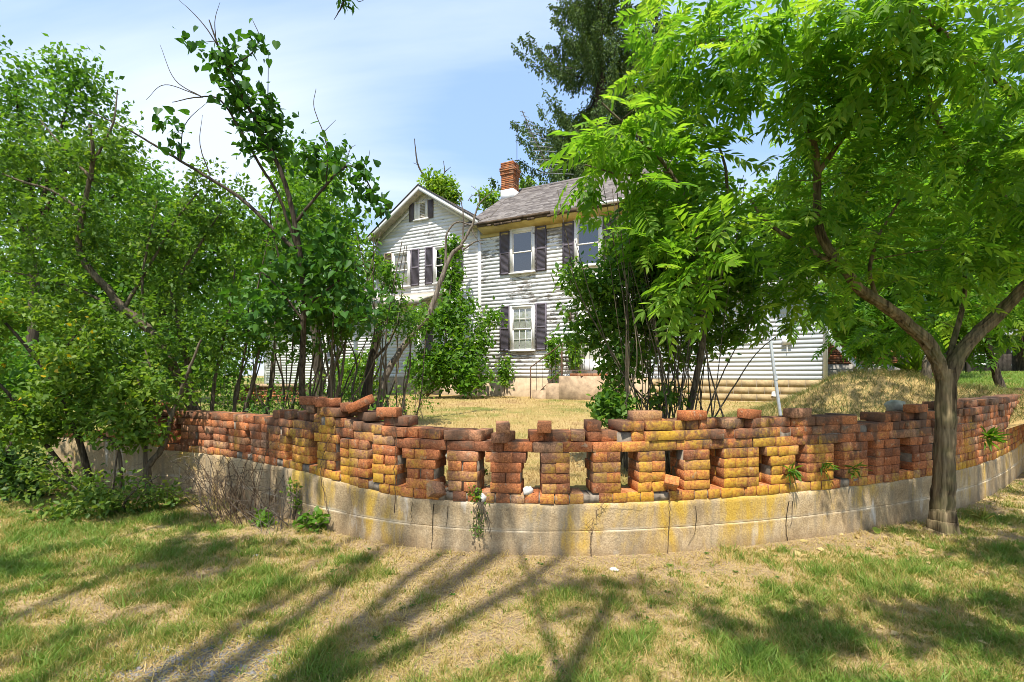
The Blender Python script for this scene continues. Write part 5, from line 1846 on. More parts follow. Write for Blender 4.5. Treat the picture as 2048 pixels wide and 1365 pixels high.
# ------------------------------------------------------------------ spruce behind the house
def spruce(label, x, y, z0, H, rad, seed, full=1.0):
    g = np.random.default_rng(seed)
    b = np.array([x, y, z0])
    root = thing('spruce_tree', label, 'tree', b)
    MB().tube(spline([b, b + np.array([.1, 0, H * .5]), b + np.array([0, 0, H])], 8), np.linspace(.5, .03, 17), 8).build('trunk', M['bark_dark'], root, True, off=b)
    br = MB(); pos, dr, sz = [], [], []
    z = H * .20
    while z < H * .98:
        f = 1 - z / H
        L = rad * (f ** .8) * 1.0
        for k in range(9):
            a = g.uniform(0, 2 * math.pi); l = L * g.uniform(.6, 1.2)
            t = np.linspace(0, 1, 7)
            dirh = np.array([math.cos(a), math.sin(a)])
            zc = z + g.uniform(-.25, .25) + l * (-.62 * t + .70 * t ** 2.1) + .05 * l * t
            p = np.stack([b[0] + dirh[0] * l * t, b[1] + dirh[1] * l * t, b[2] + zc], 1)
            br.tube(p, np.linspace(.05 * f + .02, .008, 7), 3)
            n = int((34 + 74 * l / 4) * full)
            tt = g.uniform(.12, 1, n) ** .8
            for q in tt:
                c = np.array([np.interp(q, t, p[:, i]) for i in range(3)])
                hang = (.35 + 1.0 * (1 - q)) * g.uniform(.5, 1.2) * min(1, .4 + f)
                m_ = max(3, int(hang / .12))
                side = g.normal(0, .30, 2) * (1.05 - .8 * q)
                for e in range(m_):
                    pos.append(c + np.array([side[0] + g.normal(0, .05), side[1] + g.normal(0, .05), -hang * e / m_]))
                    dv = np.array([dirh[0] * .5 + g.normal(0, .55), dirh[1] * .5 + g.normal(0, .55), -1.0 + .9 * (e == 0)])
                    dr.append(dv); sz.append(g.uniform(.11, .22))
        z += .62 + .45 * f
    br.build('branch', M['bark_dark'], root, kind='stuff', off=b)
    pos = np.array(pos); dr = np.array(dr); sz = np.array(sz)
    u, v, w = frames(dr, np.array([0, 0, 1.0]) + g.normal(0, .6, dr.shape))
    mb = MB()
    tn = np.clip(g.normal(.5, .2, len(pos)), 0, 1)
    bake(mb, 'needle', pos, u, v, w, sz, tn, np.zeros(len(pos), int))
    bake(mb, 'needle', pos, u, w, -v, sz * .9, tn, np.zeros(len(pos), int))
    mb.build('needles', M['needle'], root, kind='stuff', off=b)


spruce('very tall dark spruce with drooping boughs towering behind the roof', 4.9, 28.5, .8, 34, 7.6, 5)
spruce('second dark spruce standing behind the first beyond the roof', 9.5, 33, .8, 29, 6.0, 6, .3)

# ------------------------------------------------------------------ background trees
def bgtree(label, px, D, z0, crowns, mat='leaf_far', size=(.14, .24), per=22, seed=1, r=.16, spread=.28, tone=(.45, .2), gap=.36, gs=.6, kind='ovate', trunk=None, group='trees around the house', name='leafy_tree', bark='bark_dark'):
    b = np.array([(px - 1024) * D / FPX, D, z0])
    c0 = crowns[0][0]
    top = max(c[0][2] for c in crowns)
    tr = [b] + ([P(*t) for t in trunk] if trunk else [b * .6 + np.array([c0[0], c0[1], c0[2]]) * .4 + np.array([.1, 0, 0])]) + [c0]
    limbs = [(tr, r, r * .45)]
    for c, rr, n in crowns[1:]:
        s = tr[-2] * .5 + c0 * .5
        limbs.append(([s, (s + c) / 2 + np.array([0, 0, .1]), c], r * .4, r * .12))
    return tree(name, label, 'tree', b, limbs, crowns, kind, mat, bark, per=per, size=size, spread=spread, seed=seed, tone=tone, gap=gap, gs=gs, tmax=r * .2, group=group)


bgtree('airy light green tree rising above the bent tree at the edge', 60, 12.5, .3, [Cp(60, 330, 12.5, 130, 130, 1.5, 210), Cp(170, 270, 12.5, 80, 100, 1.2, 120), Cp(30, 170, 12.5, 45, 90, .8, 66), Cp(150, 160, 12.5, 60, 50, .8, 51), Cp(260, 380, 12.5, 90, 60, 1.2, 90), Cp(10, 420, 12.5, 80, 90, 1.2, 75)], 'leaf_far', (.09, .17), 18, 101, .15, .2, (.5, .2), .36, .8)
bgtree('bright green round tree behind the heart leaved tree', 640, 17, .5, [Cp(600, 440, 17, 95, 110, 2, 170), Cp(680, 500, 17, 60, 70, 1.6, 80), Cp(530, 480, 17, 70, 90, 1.8, 80), Cp(640, 350, 17, 50, 40, 1.2, 40), Cp(570, 330, 17, 50, 40, 1.2, 30)], 'leaf_bright', (.14, .24), 20, 102, .2, .28, (.42, .2), .34, .6)
bgtree('wide shady tree closing the view beyond the side wing', 330, 25, .0, [Cp(330, 560, 25, 170, 110, 3, 323), Cp(150, 560, 25, 140, 120, 3, 255), Cp(450, 480, 25, 120, 90, 3, 187), Cp(250, 430, 25, 130, 90, 3, 187), Cp(30, 640, 24, 130, 110, 3, 204)], 'leaf_far', (.22, .38), 18, 103, .3, .45, (.4, .2), .34, .4, kind='small')
bgtree('dark leafy tree low at the far edge beyond the wall end', -40, 9.0, .1, [Cp(10, 890, 9, 90, 60, 1, 104), Cp(-20, 780, 9, 120, 100, 1.2, 143), Cp(110, 760, 10, 110, 90, 1.0, 117), Cp(40, 960, 8.3, 60, 30, .6, 52)], 'leaf_far', (.08, .15), 20, 104, .08, .16, (.45, .2), .3, .9)
bgtree('yellow green treetop showing behind the gable roof', 878, 29, .5, [Cp(876, 374, 29, 30, 26, .9, 60), Cp(892, 392, 29, 26, 18, .8, 36)], 'leaf_bright', (.18, .3), 18, 105, .2, .2, (.7, .2), 0, .6)
dt = P(868, 500, 29)
tree('dead_tree', 'bare dead branches sticking up behind the gable roof', 'tree', dt, [([dt, (865, 400, 29), (851, 360, 29), (836, 330, 29), (831, 300, 29), (829, 278, 29)], .09, .02), ([(870, 420, 29), (882, 360, 29), (889, 345, 29), (887, 322, 29)], .06, .015), ([(889, 345, 29), (902, 334, 29)], .03, .012), ([(836, 330, 29), (826, 326, 29)], .02, .01)], None, bark='bark_dark', seed=106)
bgtree('pale green trees glimpsed over the main roof ridge', 985, 36, .5, [Cp(985, 400, 36, 40, 10, 1, 26), Cp(1055, 372, 36, 20, 10, 1, 14)], 'leaf_bright', (.25, .4), 16, 107, .2, .25, (.6, .2), 0, .5, kind='small')
bgtree('slim tree with a bent trunk growing on the mound behind the forked trunk', 1860, 8.6, 1.0, [Cp(1800, 520, 9, 110, 90, 1, 100), Cp(1720, 610, 9.2, 90, 45, .8, 60), Cp(1880, 600, 9, 90, 50, .8, 60), Cp(1850, 430, 9, 110, 90, 1, 80), Cp(1735, 672, 9.3, 75, 22, .4, 34)], 'leaf_big', (.28, .42), 5, 108, .085, .14, (.5, .2), .3, .9, 'compound', [(1853, 740, 8.6), (1862, 690, 8.7), (1838, 610, 8.8)], bark='bark_thin')
bgtree('dark slanting tree beyond the wall before the green lawn', 2006, 9.6, 1.1, [Cp(1960, 470, 9.6, 120, 110, 1, 110), Cp(2040, 560, 9.6, 80, 80, .9, 70), Cp(1930, 610, 9.8, 70, 40, .8, 40), Cp(2010, 350, 9.4, 110, 90, 1, 70), Cp(1960, 668, 9.8, 70, 24, .5, 30), Cp(1800, 668, 10.5, 60, 24, .5, 26)], 'leaf_big', (.28, .42), 5, 109, .075, .14, (.42, .2), .3, .9, 'compound', [(1992, 745, 9.6), (1976, 690, 9.6), (1964, 600, 9.6)])
bgtree('tall pale green tree between the sapling and the forked tree', 1560, 15, .8, [Cp(1560, 520, 15, 90, 100, 1.8, 120), Cp(1640, 420, 15, 90, 110, 1.8, 120), Cp(1530, 420, 15, 45, 50, 1.2, 40), Cp(1620, 590, 14.6, 90, 50, 1.3, 60)], 'leaf_bright', (.15, .26), 20, 110, .16, .25, (.45, .2), .32, .7)
bgtree('broad green tree behind the brick outbuilding', 1760, 24, 1.2, [Cp(1760, 480, 24, 140, 150, 3, 190), Cp(1880, 400, 24, 120, 150, 3, 150), Cp(1700, 300, 24, 120, 120, 3, 110), Cp(1800, 610, 23, 130, 60, 2, 90)], 'leaf_far', (.22, .36), 20, 111, .3, .42, (.48, .2), .32, .45, kind='small')
bgtree('large shady tree over the dark shed', 2040, 27, 1.4, [Cp(2010, 420, 27, 140, 170, 3.4, 200), Cp(1940, 250, 27, 120, 130, 3, 110), Cp(2050, 620, 26, 110, 70, 2.4, 90), Cp(1930, 600, 26, 80, 60, 2, 60), Cp(2090, 250, 27, 90, 150, 3, 100)], 'leaf_far', (.24, .4), 20, 112, .3, .45, (.4, .2), .32, .42, kind='small')
bgtree('green tree right behind the low wing roof', 1480, 22, .8, [Cp(1480, 560, 22, 110, 90, 2.4, 110), Cp(1390, 480, 23, 80, 80, 2, 80), Cp(1560, 610, 21, 90, 50, 2, 60)], 'leaf_far', (.2, .34), 18, 113, .25, .38, (.42, .2), .3, .5, kind='small')
bgtree('leafy tree added to shade the brick outbuilding', 1716, 13.2, .9, [Cw(9.3, 13.0, 6.6, 2.2, 1.4, 1.3, 110), Cw(11.8, 13.4, 6.4, 1.8, 1.4, 1.2, 90), Cw(10.2, 12.6, 4.6, 1.5, .8, .6, 50), Cw(13.5, 14, 5.6, 1.4, 1.2, 1.0, 60)], 'leaf_far', (.12, .22), 18, 120, .15, .16, (.45, .2), .3, .8)  # hidden behind the front crown, added to throw shade on the outbuilding
bgtree('far trees closing the green lawn beyond the shed', 1900, 40, 1.5, [Cp(1900, 650, 40, 130, 70, 4, 130), Cp(2060, 660, 40, 120, 70, 4, 120), Cp(1740, 640, 40, 120, 80, 4, 120)], 'leaf_far', (.3, .5), 18, 114, .3, .6, (.55, .2), .25, .3, kind='small')
bgtree('leafy treetops far beyond the house on the gable side', 560, 48, .0, [Cp(520, 620, 48, 180, 90, 5, 240), Cp(260, 640, 48, 190, 100, 5, 240), Cp(720, 600, 48, 90, 80, 4, 120), Cp(20, 640, 46, 180, 110, 5, 225)], 'leaf_far', (.35, .6), 18, 115, .35, .7, (.5, .2), .2, .25, kind='small')

for k, (px, D, cr) in enumerate(((430, 13.5, [Cp(430, 730, 13.5, 70, 50, .8, 110), Cp(390, 690, 13.5, 60, 60, .8, 80), Cp(350, 740, 13, 50, 50, .8, 70)]), (300, 15, [Cp(300, 720, 15, 70, 70, 1, 110), Cp(240, 740, 15, 60, 60, 1, 80)]), (735, 15.5, [Cp(720, 745, 15.5, 45, 40, .7, 80), Cp(690, 765, 15, 30, 25, .6, 40)]), (20, 6.1, [Cp(15, 930, 6.1, 70, 45, .4, 70), Cp(60, 975, 5.9, 40, 20, .25, 24)]), (170, 17, [Cp(150, 730, 17, 110, 80, 1.2, 140), Cp(30, 740, 17, 110, 90, 1.2, 120)]))):
    b = np.array([(px - 1024) * D / FPX, D, float(zt((px - 1024) * D / FPX, D))])
    tree('leafy_bush', ('dark rounded bush behind the bent tree trunk', 'bushy green shrub further along behind the crooked trees', 'sunny bright bush seen low between the thin stems', 'low green bush by the bare far end of the concrete', 'wide bush closing the view past the far wall end')[k], 'bush', b, [([b, b + np.array([.05, 0, .5]), cr[0][0]], .05, .02, 'stem')], cr, 'ovate', ('leaf_far', 'leaf_far', 'leaf_bright', 'leaf_shrub', 'leaf_far')[k], 'bark_dark', per=16, size=(.06, .10) if D < 8 else (.10, .18), spread=.07 if D < 8 else .14, seed=170 + k, tone=(.45, .22), tmax=.01)

bgtree('leafy tree beyond the picture edge past the dark shed', 2420, 22, 1.4, [Cp(2420, 520, 22, 220, 200, 3.5, 190), Cp(2700, 560, 22, 160, 160, 3, 120), Cp(2300, 640, 21, 120, 70, 2, 80)], 'leaf_far', (.22, .36), 18, 121, .3, .42, (.45, .2), .3, .45, kind='small')
bgtree('leafy tree beyond the picture edge past the wall end', -260, 16, .1, [Cp(-260, 560, 16, 190, 190, 2.6, 190), Cp(-420, 640, 16, 150, 120, 2, 120), Cp(-150, 720, 15, 130, 60, 1.6, 90)], 'leaf_far', (.16, .28), 18, 122, .25, .3, (.45, .2), .3, .5, kind='small')

# trees standing behind the photographer, known from their long shadows
rt = 'tall tree standing behind the photographer and shading the lawn'
for k, (bx, by, lean, H, r, cr) in enumerate((
        (-3.5, -2.3, (1.8, .0), 13.5, .19, [Cw(-1.6, -2.2, 14.0, 1.0, .9, .7, 10)]),
        (-2.45, -2.4, (-.3, .2), 12.2, .12, [Cw(-2.8, -2.2, 12.6, .8, .8, .6, 9)]),
        (-3.9, -2.6, (-.6, .2), 12.0, .13, [Cw(-4.5, -2.4, 12.4, .8, .8, .6, 12)]),
        (-5.4, -1.2, (.9, 2.6), 5.4, .10, [Cw(-4.0, 2.3, 6.2, 1.7, .8, .5, 74), Cw(-3.3, 1.1, 6.0, 1.2, .5, .3, 18), Cw(-4.6, .6, 6.0, .9, .5, .3, 12)]),
        (3.9, -2.6, (-1.2, 1.4), 6.3, .12, [Cw(1.7, .0, 5.6, .9, .4, .3, 30), Cw(3.3, .3, 5.4, 1.1, .5, .3, 40), Cw(3.7, 1.2, 5.5, 1.1, .5, .3, 44), Cw(.3, -1.1, 7.4, .5, .4, .3, 9)]),
        (-1.9, -2.2, (1.2, .5), 9.5, .10, [Cw(-.7, -1.7, 9.8, .5, .5, .3, 8)]))):
    b = np.array([bx, by, 0.0])
    t_ = b + np.array([lean[0], lean[1], H])
    limbs = [([b, b * .6 + t_ * .4 + np.array([.08, 0, 0]), t_], r, r * .4)]
    if k < 3:
        for fx, f0, f1 in ((-.9, .45, .93), (.75, .58, 1.0), (-.4, .68, 1.02)):
            s_ = b * (1 - f0) + t_ * f0
            e_ = b * (1 - f1) + t_ * f1 + np.array([fx, .25, 0])
            limbs.append(([s_, (s_ + e_) / 2 + np.array([fx * .25, 0, 0]), e_], r * .42, r * .16))
    for c, rr, n in cr:
        s = b * .3 + t_ * .7
        limbs.append(([s, (s + c) / 2, c], r * .4, r * .12))
    tree('shade_tree', rt, 'tree', b, limbs, cr, 'ovate', 'leaf_far', 'bark', per=18, size=(.10, .17), spread=.09, seed=130 + k, gap=.40, gs=1.5, group='shade trees behind the camera')
# a twig of one of them hanging into the top of the view
tree('overhanging_twig', 'dark thin twig hanging into the top of the sky', 'branch', (-.88, -1.78, 8.1), [([np.array([-.88, -1.78, 8.1]), np.array([-.9, .6, 6.9]), np.array([-.93, 2.2, 5.2]), P(712, -150, 3.0), P(700, -30, 3.0), P(684, 12, 3.0), P(668, 40, 3.0)], .022, .0015), ([P(700, -30, 3.0), P(715, 2, 3.0), P(733, -2, 3.0)], .003, .001)],
     [Cp(690, 2, 3.0, 16, 12, .04, 8)], 'lance', 'leaf_heart', 'bark_dark', per=5, size=(.03, .06), spread=.015, droop=.7, seed=140, tmax=.002)

# ------------------------------------------------------------------ weeds, brush and tufts at the wall
def brush(label, px, py, D, wd, h, n, mat, seed):
    g = np.random.default_rng(seed)
    b = P(px, py, D); b[2] = float(front_z(b[0], b[1]))
    root = thing('dry_brush', label, 'brush', b)
    mb = MB()
    for k in range(n):
        a = b + np.array([g.uniform(-wd, wd) * .6, g.uniform(-.15, .15), 0])
        hh = h * g.uniform(.4, 1.1)
        e = a + np.array([g.normal(0, wd * .8), g.normal(0, .15), hh * g.uniform(.3, 1)])
        m_ = (a + e) / 2 + np.array([g.normal(0, .12), g.normal(0, .08), hh * .45])
        p = spline([a, m_, e], 5)
        mb.tube(p, np.linspace(.0038, .0012, len(p)), 3)
        for q in range(3):
            s = p[int(g.integers(3, len(p)))]
            d = g.normal(0, .1, 3)
            mb.tube([s, s + d * .5 + np.array([0, 0, .02]), s + d], [.0018, .0012, .0007], 3)
    mb.build('stem', M[mat], root, kind='stuff', off=b)
    return root


brush('tangle of thin reddish dry stems before the shaded stretch of wall', 490, 1045, 4.95, .45, .8, 62, 'bark_red', 1)
brush('pale dead stems leaning by the foot of the wall', 430, 1000, 5.4, .3, .6, 26, 'bark_dead', 2)
brush('pale wiry stems on the lawn before the dry tangle', 560, 1060, 4.7, .25, .45, 20, 'bark_dead', 3)


def herb(name, label, b, n, h, kind, mat, size, seed, spread=.12, per=7, cat='weed', group=None, wilt=False):
    g = np.random.default_rng(seed)
    st = []
    for k in range(n):
        e = b + np.array([g.normal(0, spread), g.normal(0, spread * .7), h * g.uniform(.5, 1) * (-1 if wilt else 1)])
        st.append(([b, (b + e) / 2 + np.array([g.normal(0, .02), -.02, .03]), e], .004, .0015, 'stem'))
    return tree(name, label, cat, b, st, [Cw(b[0], b[1], b[2] + (h * .55 * (-1 if wilt else 1)), spread, spread * .6, h * .4, n * 2)], kind, mat, 'bark_thin', per=per, size=size, spread=.025, seed=seed, tmax=.002, group=group)


def wallp(px, off, z):
    p, t, n = wall_at(wall_s_of_px(px)); c = p - n * off
    return np.array([c[0], c[1], z])


herb('weed', 'fresh green leafy weed at the foot of the wall below yellow lichen', wallp(645, -.10, .0), 9, .20, 'ovate', 'leaf_bright', (.05, .09), 31, .16)
herb('weed', 'tall straggling green weed climbing the wall above the dry tangle', wallp(598, -.05, .02), 8, .55, 'ovate', 'leaf_bright', (.03, .06), 32, .06)
herb('hanging_weed', 'wilted brown weed hanging down the concrete below a pale stone', wallp(962, -.03, .46), 12, .34, 'ovate', 'leaf_shrub', (.016, .034), 33, .05, 5, wilt=True)
herb('weed', 'tiny green weed growing on the ledge above the hanging weed', wallp(955, -.01, .45), 5, .10, 'ovate', 'leaf_bright', (.025, .045), 34, .05)
herb('weed', 'small dark weed behind the gap beside the white stone', wallp(935, .25, .5), 6, .22, 'ovate', 'leaf_far', (.03, .06), 35, .08)
herb('weed', 'low green sprig by the gravel on the shaded lawn', P(525, 1052, 4.83) * np.array([1, 1, 0]), 6, .14, 'ovate', 'leaf_bright', (.05, .08), 36, .12)


def tuft(label, b, n, L, seed, mat='leaf_far', d0=(0, -1, 0), group='grass tufts on the wall'):
    g = np.random.default_rng(seed)
    root = thing('grass_tuft', label, 'tuft', b, group)
    pos = b + g.normal(0, .02, (n, 3))
    d = np.array(d0) * .8 + g.normal(0, .55, (n, 3)) + np.array([0, 0, .15])
    u, v, w = frames(d, np.array([0, 0, 1.0]) + g.normal(0, .3, (n, 3)))
    mb = MB(); bake(mb, 'lance', pos, u, v * .55, w, g.uniform(.6, 1.1, n) * L, np.clip(g.normal(.6, .2, n), 0, 1), np.zeros(n, int))
    mb.build('blade', M[mat], root, kind='stuff', off=b)


tuft('long bladed grass tuft in the second gap below the leaning pole', wallp(1578, -.02, .62), 22, .13, 1)
tuft('grass tuft hanging in the gap past the orange lichen piers', wallp(1648, -.02, .62), 20, .12, 2)
tuft('thin grass tuft in the dark gap near the thick trunk', wallp(1705, -.02, .58), 16, .12, 3)
tuft('bushy grass tuft bright on the wall just past the thick trunk', wallp(1968, -.03, .72), 30, .19, 4, 'leaf_bright')
tuft('grass tuft high on the wall at the picture edge', wallp(2035, -.02, .95), 20, .17, 5)
tuft('low yellow grass tuft on the shaded ground past the thick trunk', P(1965, 1040, 5.0) * np.array([1, 1, 0]) + np.array([0, 0, .01]), 30, .14, 6, 'grass', (0, 0, .8), 'tufts at the foot of the wall')
tuft('spreading green clump on top of the mound', P(1832, 745, 8.9), 40, .45, 7, 'leaf_bright', (-.2, 0, .6), 'clumps on the mound')

# dried creeper stems stuck to the concrete
gv = np.random.default_rng(77)
for lab, pts in (('dead creeper stem with two forks on the concrete beside orange bricks', [(1180, 1112), (1182, 1060), (1190, 1030), (1205, 1005)]), ('dead creeper stem running straight down below a broken brick', [(1332, 1118), (1334, 1060), (1336, 1000), (1330, 960)]), ('thin dead vine hanging across the lichen stained piers', [(663, 1028), (650, 970), (648, 920), (668, 870)]), ('long thin vine hanging before the leaning pier', [(793, 1026), (795, 950), (796, 880), (790, 830)])):
    w3 = []
    for px, py in pts:
        p, t, n = wall_at(wall_s_of_px(px)); q = p + n * .03
        w3.append(np.array([q[0], q[1], CAMZ - (py - HZ) * q[1] / FPX]))
    root = thing('dead_vine', lab, 'vine', w3[0])
    p = spline(w3, 6); p[1:-1] += gv.normal(0, .006, (len(p) - 2, 3))
    mb = MB().tube(p, np.linspace(.004, .0018, len(p)), 4)
    for k in range(5):
        s = p[int(gv.integers(4, len(p) - 2))]
        mb.tube([s, s + np.array([gv.normal(0, .04), 0, .04]), s + np.array([gv.normal(0, .09), 0, .10])], [.002, .0015, .001], 3)
    mb.build('stem', M['bark_red'], root, off=w3[0])


# ------------------------------------------------------------------ grass
def grass(name, label, pos, h, wd, tone, mat, seed, lean=.5):
    g = np.random.default_rng(seed)
    n = len(pos)
    a = g.uniform(0, 2 * np.pi, n)
    dx = np.stack([np.cos(a), np.sin(a), np.zeros(n)], 1)
    b = g.uniform(0, 2 * np.pi, n)
    ln = g.uniform(.1, 1.0, n) * lean
    dl = np.stack([np.cos(b) * ln, np.sin(b) * ln, np.ones(n)], 1)
    h = h[:, None]; wv = dx * wd[:, None]
    mid = pos + dl * h * .55
    tip = pos + dl * h * np.array([1.7, 1.7, .92])
    V = np.stack([pos - wv, pos + wv, mid + wv * .7, mid - wv * .7, tip], 1).reshape(-1, 3)
    i = np.arange(n) * 5
    F = [np.stack([i, i + 1, i + 2, i + 3], 1), np.stack([i + 3, i + 2, i + 4], 1)]
    o = link(name, make_mesh(name, V, F, np.repeat(np.clip(tone, 0, 1), 5)), mat)
    return tag(o, label, 'grass', kind='stuff')


gg = np.random.default_rng(90)
N = 370000
u_ = gg.random(N)
yy = 1.9 * (6.9 / 1.9) ** (u_ ** .85)
xx = gg.uniform(-1.3, 1.3, N) * yy
ok = np.ones(N, bool)
# only on the lawn side of the wall
ws = np.interp(xx, WP[:, 0], WP[:, 1], left=7.2, right=14)
ok &= (yy < ws - .02)
xx, yy = xx[ok], yy[ok]
gr = front_green(xx, yy)
n2 = fnoise(xx * 6, yy * 6, 61, 2)
keep = gg.random(len(xx)) < np.clip(.34 + 1.1 * gr * (.55 + .9 * n2), .28, 1)
xx, yy, gr, n2 = xx[keep], yy[keep], gr[keep], n2[keep]
zz_ = front_z(xx, yy) - .004
tall = fnoise(xx * 2.2, yy * 2.2, 66, 3)
hh = gg.uniform(.022, .062, len(xx)) * (.5 + 1.0 * gr) * (.5 + 1.1 * tall)
tn = gr * .95 + gg.normal(.08, .22, len(xx)) - .02
grass('lawn_grass', 'short patchy grass, part green and part dried, before the wall', np.stack([xx, yy, zz_], 1), hh, gg.uniform(.0012, .0024, len(xx)) * (1 + yy * .12), tn, M['grass'], 91, .8)
NC = 2600
cy = 1.9 * (5.2 / 1.9) ** (gg.random(NC) ** .85); cx_ = gg.uniform(-1.1, 1.1, NC) * cy
cg = front_green(cx_, cy); cws = np.interp(cx_, WP[:, 0], WP[:, 1], left=7.2, right=14)
k_ = (cy < cws - .05) & (gg.random(NC) < .25 + .9 * cg)
cx_, cy, cg = cx_[k_], cy[k_], cg[k_]
nb = 16
px_ = np.repeat(cx_, nb) + gg.normal(0, .014, len(cx_) * nb); py_ = np.repeat(cy, nb) + gg.normal(0, .014, len(cx_) * nb)
sc_ = np.repeat(gg.uniform(.035, .10, len(cx_)), nb)
grass('grass_clumps', 'scattered taller tufts of green and straw grass on the lawn', np.stack([px_, py_, front_z(px_, py_) - .003], 1), sc_ * gg.uniform(.5, 1.1, len(sc_)), gg.uniform(.0016, .0032, len(sc_)), np.repeat(cg * 1.1 + gg.normal(.08, .22, len(cx_)), nb) + gg.normal(0, .1, len(sc_)), M['grass'], 97, 1.1)
NR = 420
wy = 1.9 * (4.6 / 1.9) ** gg.random(NR); wx = gg.uniform(-1.05, 1.05, NR) * wy
k_ = (wy < np.interp(wx, WP[:, 0], WP[:, 1], left=7.2, right=14) - .1) & (fnoise(wx * 1.3, wy * 1.3, 88, 3) > .5)
wx, wy = wx[k_], wy[k_]
nl = 6
ang = (np.arange(nl)[None] * 1.05 + gg.uniform(0, 6, (len(wx), 1)) + gg.normal(0, .25, (len(wx), nl))).ravel()
pos = np.stack([np.repeat(wx, nl), np.repeat(wy, nl), np.repeat(front_z(wx, wy), nl) + .006], 1)
u, v, w = frames(np.stack([np.cos(ang), np.sin(ang), gg.uniform(.1, .7, len(ang))], 1), np.array([0, 0, 1.0]) + gg.normal(0, .2, (len(ang), 3)))
mb = MB(); bake(mb, 'ovate', pos, u, v, w, np.repeat(gg.uniform(.014, .036, len(wx)), nl), np.clip(gg.normal(.5, .2, len(ang)), 0, 1), gg.integers(0, 3, len(ang)))
tag(mb.build('lawn_weeds', M['leaf_far'], None, kind='stuff'), 'small broad leaved weeds sprinkled through the lawn', 'weeds')
# straw, dead stalks and small twigs lying in the lawn
N = 60000
yy = 1.9 * (6.9 / 1.9) ** (gg.random(N) ** .9); xx = gg.uniform(-1.15, 1.15, N) * yy
ws = np.interp(xx, WP[:, 0], WP[:, 1], left=7.2, right=14)
d_ = ws - yy
k_ = (d_ > 0.02) & (gg.random(N) < np.clip(.75 - front_green(xx, yy), .1, 1))
xx, yy = xx[k_], yy[k_]
a = gg.uniform(0, 6.28, len(xx)); L = gg.uniform(.02, .085, len(xx))
p0 = np.stack([xx, yy, front_z(xx, yy) + gg.uniform(.002, .014, len(xx))], 1)
dv = np.stack([np.cos(a), np.sin(a), gg.normal(0, .12, len(xx))], 1) * L[:, None]
sv = np.stack([-np.sin(a), np.cos(a), np.zeros(len(xx))], 1) * gg.uniform(.0012, .0028, len(xx))[:, None]
V = np.stack([p0 - sv, p0 + sv, p0 + dv + sv * .6, p0 + dv - sv * .6], 1).reshape(-1, 3)
i = np.arange(len(xx)) * 4
o = link('straw_litter', make_mesh('straw_litter', V, [np.stack([i, i + 1, i + 2, i + 3], 1)], np.repeat(gg.uniform(0, .75, len(xx)), 4)), M['straw'])
tag(o, 'dead straw and grass clippings strewn over the lawn', 'litter', kind='stuff')
# dead leaves under the tree
N = 1500
xx = gg.uniform(1.2, 6.5, N); yy = gg.uniform(2.6, 6.5, N)
ws = np.interp(xx, WP[:, 0], WP[:, 1])
k_ = (yy < ws - .03) & (gg.random(N) < .25 + .75 * sstep(1.4, 3.2, xx))
xx, yy = xx[k_], yy[k_]
pos = np.stack([xx, yy, front_z(xx, yy) + .012], 1)
u, v, w = frames(np.stack([gg.normal(0, 1, len(xx)), gg.normal(0, 1, len(xx)), gg.normal(0, .2, len(xx))], 1), np.array([0, 0, 1.0]) + gg.normal(0, .35, (len(xx), 3)))
mb = MB(); bake(mb, 'ovate', pos, u, v, w, gg.uniform(.03, .07, len(xx)), np.clip(gg.normal(.3, .25, len(xx)), 0, 1), gg.integers(0, 3, len(xx)))
tag(mb.build('fallen_leaves', M['straw'], None, kind='stuff'), 'dry brown leaves lying on the shaded ground round the thick trunk', 'leaves')
for px, py, lab in ((1748, 1068, 'single bright yellow leaf fallen near the thick trunk'),):
    D = CAMZ * FPX / (py - HZ); b = P(px, py, D)
    mb = MB(); bake(mb, 'heart', np.array([b + np.array([0, 0, .03])]), np.array([[1., 0, 0]]), np.array([[0, .7, .7]]), np.array([[0, -.7, .7]]), np.array([.08]), np.array([1.0]), np.array([0]))
    tag(mb.build('fallen_leaf', M['leaf_yellow'] if 'leaf_yellow' in M else M['leaf_yellowish']), lab, 'leaf')

# gravel in the bare patch at the lower edge
gr_ = np.random.default_rng(95)
mb = MB()
base_v = np.array([(-1, -1, -.6), (1, -1, -.6), (1, 1, -.6), (-1, 1, -.6), (-.7, -.7, .6), (.7, -.7, .6), (.7, .7, .6), (-.7, .7, .6)])
bf = np.array([(4, 5, 6, 7), (0, 1, 5, 4), (1, 2, 6, 5), (2, 3, 7, 6), (3, 0, 4, 7)])
for k in range(3600):
    x = gr_.normal(-1.55, .30); y = gr_.normal(2.32, .24)
    if y < 1.7:
        continue
    r = gr_.uniform(.002, .007) * (1 if gr_.random() > .03 else 2)
    a = gr_.uniform(0, 6.28)
    v = base_v * r * gr_.uniform(.7, 1.3, (8, 3))
    v = np.stack([v[:, 0] * math.cos(a) - v[:, 1] * math.sin(a), v[:, 0] * math.sin(a) + v[:, 1] * math.cos(a), v[:, 2]], 1)
    mb.add(v + np.array([x, y, float(front_z(x, y)) + r * .3]), [bf], gr_.random())
tag(mb.build('gravel', M['gravel'], None, kind='stuff'), 'grey gravel showing through a bare patch of the lawn', 'gravel')
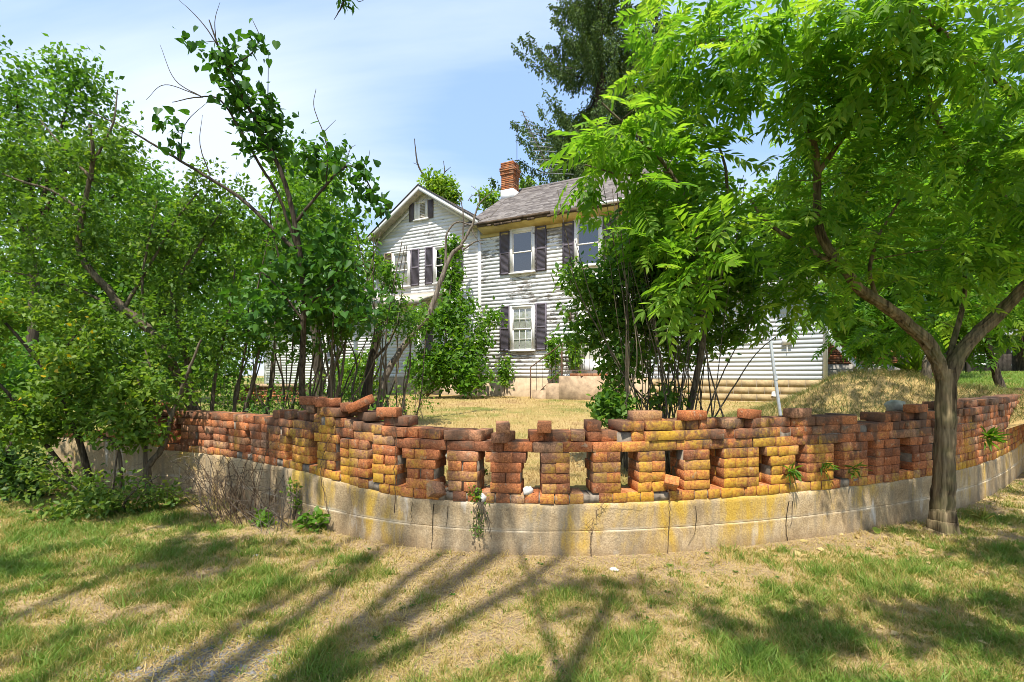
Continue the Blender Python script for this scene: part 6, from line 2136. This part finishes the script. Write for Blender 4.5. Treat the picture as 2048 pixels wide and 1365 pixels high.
for k, (px, py, r, lab) in enumerate(((372, 1273, .022, 'small white stone at the edge of the gravel patch'), (512, 1113, .018, 'white pebble on the shaded lawn'), (1228, 1142, .03, 'flat pale stone chip on the lawn below the wall'))):
    D = CAMZ * FPX / (py - HZ); b = P(px, py, D)
    stone('stone', lab, 'stone', (b[0], b[1], r * .3), r, M['pale_stone'], 40 + k, (1.3, .8, .5))

# grass on the yard, the mound and the far lawn
N = 46000
yy = 4.6 * (17.5 / 4.6) ** gg.random(N); xx = gg.uniform(-.62, .62, N) * yy
ws = np.interp(xx, WP[:, 0], WP[:, 1], left=7.2, right=14)
pf = .376 + .883 * 0
rr_ = (xx - .376) * .469 + (yy - 17.9) * .883
k_ = (yy > ws + .30) & (rr_ < -.05)
xx, yy = xx[k_], yy[k_]
tg = terrace_green(xx, yy)
grass('yard_grass', 'dry yellow grass stubble over the yard behind the wall', np.stack([xx, yy, yard_z(xx, yy) - .004], 1), gg.uniform(.02, .07, len(xx)), gg.uniform(.002, .004, len(xx)) * (.6 + yy * .09), 1.15 * tg + gg.normal(.0, .2, len(xx)), M['straw'], 92, .9)
N = 42000
xx = gg.uniform(3.4, 9.2, N); yy = gg.uniform(6.7, 11.2, N)
k_ = mound_h(xx, yy) > .07
xx, yy = xx[k_], yy[k_]
grass('mound_grass', 'long dry flattened grass covering the mound', np.stack([xx, yy, zt(xx, yy) + mound_h(xx, yy) - .065], 1), gg.uniform(.05, .15, len(xx)), gg.uniform(.002, .004, len(xx)), gg.normal(.6, .32, len(xx)) + .7 * (fnoise(xx * 1.2, yy * 1.2, 71, 3) - .5), M['mound_grass'], 93, 1.3)
N = 40000
yy = 7.5 * (30 / 7.5) ** gg.random(N); xx = yy * gg.uniform(.45, 1.12, N)
k_ = (xx - .33 * (yy - 6) > 4.8) & (mound_h(xx, yy) < .05)
xx, yy = xx[k_], yy[k_]
grass('far_lawn_grass', 'sunny green grass of the lawn before the dark shed', np.stack([xx, yy, zt(xx, yy) - .004], 1), gg.uniform(.04, .10, len(xx)), gg.uniform(.003, .006, len(xx)) * (.5 + yy * .06), gg.normal(.85, .2, len(xx)), M['grass'], 94, .8)
